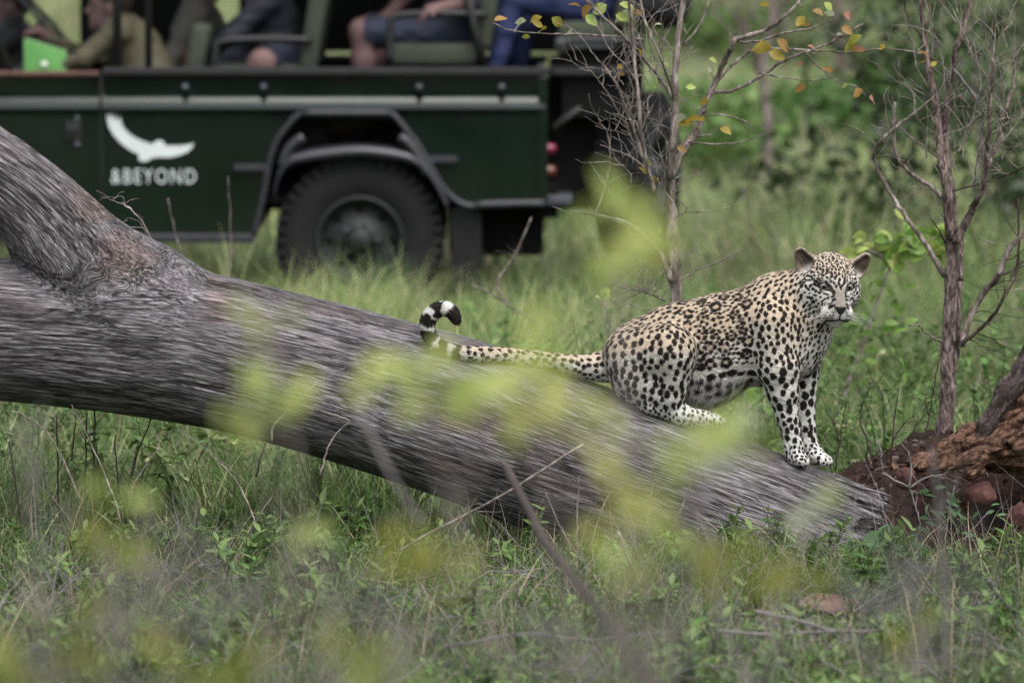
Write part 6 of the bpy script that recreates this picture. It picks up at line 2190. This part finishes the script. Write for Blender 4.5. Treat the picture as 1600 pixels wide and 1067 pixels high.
near_shrub('near_shrub', [(978, 345, 76, 46, 12, 6.3, ['bright', 'lime'], .046), (950, 400, 36, 26, 6, 6.5, ['lime', 'bright'], .042), (1095, 702, 105, 28, 16, 6.4, ['bright', 'pale', 'lime'], .044), (990, 790, 60, 56, 8, 6.1, ['bright', 'lime', 'gold'], .042),
                          (960, 870, 36, 30, 4, 6.3, ['gold', 'lime'], .042), (1265, 785, 46, 28, 5, 7.2, ['pale', 'lime'], .034), (1250, 893, 60, 18, 7, 6.2, ['deep', 'olive'], .044), (1130, 885, 50, 20, 5, 6.2, ['deep', 'olive'], .044), (1440, 980, 60, 30, 4, 7.0, ['olive', 'deep'], .036)],
           'blurred pale lime leafy shrub before the log right half and sapling foot', 203, (0.20, 6.2))

def near_dry(spots, label, seed, foot):
    r = np.random.default_rng(seed)
    base = np.array([foot[0], foot[1], 0.0])
    root = empty('near_dry_shrub', tuple(base), label, 'dry shrub', 'out-of-focus dry shrubs close to the camera')
    mb = MB()
    for (u0, v0, u1, v1, y, n, ln) in spots:
        for k in range(n):
            p = W(r.uniform(u0, u1), r.uniform(v0, v1), y + r.normal(0, .25))
            tp = twig_points(p, np.array([r.normal(0, 1), r.normal(0, .3), r.normal(.3, .5)]), ln * r.uniform(.6, 1.3), r, .25, 5)
            mb.tube(tp - base, np.linspace(.0034, .0014, len(tp)) * r.uniform(.6, 1.3), 4, cap=False)
    o = mb.build('twigs', VEILT, root); o['kind'] = 'stuff'
    for (u0, v0, u1, v1, y, n, ln) in spots:
        c = W((u0 + u1) / 2, v1 - 20, y)
        P = crom([base, (base + c) / 2 + [0, 0, .08], c], 6)
        mb = MB(); mb.tube(P - base, np.linspace(.008, .003, len(P)), 6); mb.build('stem', VEILT, root)
near_dry([(180, 880, 460, 1000, 7.6, 24, .16), (-40, 960, 260, 1080, 7.0, 24, .16), (0, 680, 90, 760, 8.0, 7, .10), (480, 960, 640, 1060, 7.8, 16, .14)], 'blurred grey dry shrub at the lower left edge of the view', 301, (-.55, 7.6))
near_dry([(1330, 930, 1600, 1080, 8.6, 22, .16), (1380, 860, 1470, 930, 9.5, 10, .12), (820, 980, 1080, 1080, 8.0, 18, .16), (1040, 770, 1120, 860, 10.0, 5, .1)], 'blurred grey dry shrub at the lower right of the view', 302, (.7, 8.0))

# ------------------------------------------------------------------ far trees and bushes
def far_bush(u, vb, y, w, h, seed, label, cols, group='bushes in the far grass'):
    r = np.random.default_rng(seed)
    b = W(u, vb, y); b[2] = gz(b[0], b[1])[0]
    root = empty('bush', tuple(b), label, 'bush', group)
    n = 2600
    # foliage in clumps through the crown
    nc = 26
    cc = np.stack([r.normal(0, .38, nc) * w, r.normal(0, .38, nc) * w, h * (0.18 + 0.75 * r.uniform(0, 1, nc))], -1)
    P = cc[r.integers(0, nc, n)] + r.normal(0, 1, (n, 3)) * [w * .13, w * .13, h * .09]
    P[:, 2] = np.abs(P[:, 2])
    sz = r.uniform(.03, .07, n) * max(1.0, y / 45)
    A = r.normal(size=(n, 3)); A /= np.linalg.norm(A, axis=1)[:, None]
    B_ = np.cross(A, r.normal(size=(n, 3))); B_ /= np.linalg.norm(B_, axis=1)[:, None]
    V = np.stack([P - A * sz[:, None], P - B_ * sz[:, None] * .5, P + A * sz[:, None], P + B_ * sz[:, None] * .5], 1).reshape(-1, 3)
    F = np.arange(4 * n).reshape(-1, 4)
    C = np.repeat(np.array(cols)[r.integers(0, len(cols), n)] * r.uniform(.7, 1.3, (n, 1)), 4, 0)
    f = mesh_obj('foliage', raw_mesh('foliage', V, F, C), WEED, root); f['kind'] = 'stuff'
    mb = MB()
    for k in range(5):
        tp = twig_points(np.zeros(3), np.array([r.normal(0, .4), r.normal(0, .4), 1.0]), h * .8, r, .15, 4)
        mb.tube(tp, np.linspace(.02, .006, len(tp)), 5)
    s_ = mb.build('stems', BARK_G, root); s_['kind'] = 'stuff'
DG = [(0.055, 0.09, 0.034), (0.07, 0.105, 0.04), (0.05, 0.07, 0.034)]
for k, (u, vb, w, h, c_, lab) in enumerate([
        (1575, 420, 1.3, 1.6, DG, 'dark green bush at the right edge behind the reddish sapling'),
        (1420, 60, 2.0, 1.5, G2, 'dark bush at the top just left of the reddish sapling stems'),
        (1290, 30, 2.0, 1.8, G2, 'green bush at the top behind the sapling branch with orange leaves'),
        (1120, 120, 1.6, 0.9, G1, 'mid-green bush right of the grey sapling crown'),
        (1580, 120, 2.6, 2.4, DG, 'large dark bush at the top right corner'),
        (1500, 40, 2.0, 2.0, G2, 'tall dark bush behind the reddish sapling crown'),
        (1160, 20, 2.0, 1.5, G1, 'dark bush at the top beside the slim grey tree trunk'),
        (1330, 280, 0.9, 0.7, G2, 'low green bush just behind the far end of the fallen pole'),
        (1240, 250, 0.8, 0.5, G1, 'small pale green bush behind the middle of the fallen pole'),
        (1115, 260, 0.8, 0.6, G1, 'small pale green bush behind the near end of the fallen pole'),
        (1450, 250, 1.0, 0.9, G2, 'green bush half hidden by the reddish sapling trunk'),
        (1000, 330, 0.9, 0.7, G1, 'pale bush behind the vehicle spare wheel'),
        (820, 400, 0.6, 0.5, G2, 'low bush under the tail of the vehicle'),
        (200, 20, 3, 2.2, DG, 'dark bush seen past the guide in the vehicle'),
        (600, 10, 3, 2.4, DG, 'dark bush seen past the middle seat of the vehicle'),
        (60, 30, 2.6, 2.0, G2, 'green bush seen past the driver of the vehicle'),
        (860, 20, 2.6, 2.0, DG, 'dark bush seen past the rear seat of the vehicle'),
        (400, 0, 3, 2.4, DG, 'dark bush seen past the person in navy jacket')]):
    y = ground_y(vb)
    far_bush(u, vb, y, w, h, 500 + k, lab, c_)
def added_tree_ring():  # unseen leaf ring, added to darken side light and the paint's reflections
    r = np.random.default_rng(88)
    n = 26000
    th = r.uniform(0, 2 * PI, n)
    R_ = r.uniform(38, 85, n)
    x, y = R_ * np.sin(th), R_ * np.cos(th) - 5
    front = np.abs(np.arctan2(x, y)) < 0.55
    y[front] += 150; x[front] *= 3.2
    H = 6.5 + 3.0 * noise3(np.stack([x, y, 0 * x], -1), 0.07, 3)
    z = H * r.uniform(0, 1, n) ** 0.8
    P = np.stack([x, y, z], -1)
    sz = r.uniform(.45, 1.0, n)
    A = r.normal(size=(n, 3)); A /= np.linalg.norm(A, axis=1)[:, None]
    B_ = np.cross(A, r.normal(size=(n, 3))); B_ /= np.linalg.norm(B_, axis=1)[:, None]
    V = np.stack([P - A * sz[:, None], P - B_ * sz[:, None] * .6, P + A * sz[:, None], P + B_ * sz[:, None] * .6], 1).reshape(-1, 3)
    C = np.repeat(np.array(DG)[r.integers(0, 3, n)], 4, 0)
    o = mesh_obj('added_tree_ring', raw_mesh('added_tree_ring', V, np.arange(4 * n).reshape(-1, 4), C), WEED)
    o['kind'] = 'stuff'
added_tree_ring()
def far_tree(u, vb, h_v, r0, label, seed, pts):
    y = ground_y(vb)
    b = W(u, vb, y)
    root = empty('thin_tree', tuple(b), label, 'tree', 'thin grey trees in the far grass')
    _, P, _ = branch(pts, y, r0, r0 * .55, 'trunk', BARK_G, root, b, seed=seed, sides=8, dyamp=.03)
    mb = MB(); side_twigs(mb, P, 14, 0.9, 0.012, np.random.default_rng(seed), .8, 1, .4)
    mb.V = [q - b for q in mb.V]; t = mb.build('twigs', BARK_G, root); t['kind'] = 'stuff'
far_tree(1198, 345, 60, 11, 'blurred slim grey tree trunk standing by the fallen pole', 601, [(1198, 345), (1197, 280), (1200, 215), (1196, 160), (1192, 100), (1205, 30), (1200, -120)])
far_tree(1332, 205, 60, 11, 'blurred dark tree trunk in the middle of the far grass', 602, [(1332, 205), (1330, 170), (1318, 130), (1312, 80), (1306, 0), (1300, -160)])
far_tree(1225, 110, 60, 12, 'blurred grey tree trunk at the top of the far grass', 603, [(1225, 110), (1222, 60), (1226, 0), (1224, -160)])
def pole():
    y = ground_y(338)
    b = W(1165, 330, y)
    o = empty('fallen_pole', tuple(b), 'pale fallen pole lying in the far grass', 'log')
    branch([(1160, 334), (1240, 324), (1352, 314)], y - 1.2, 8, 6, 'shaft', GREYT, o, b, seed=8)
pole()
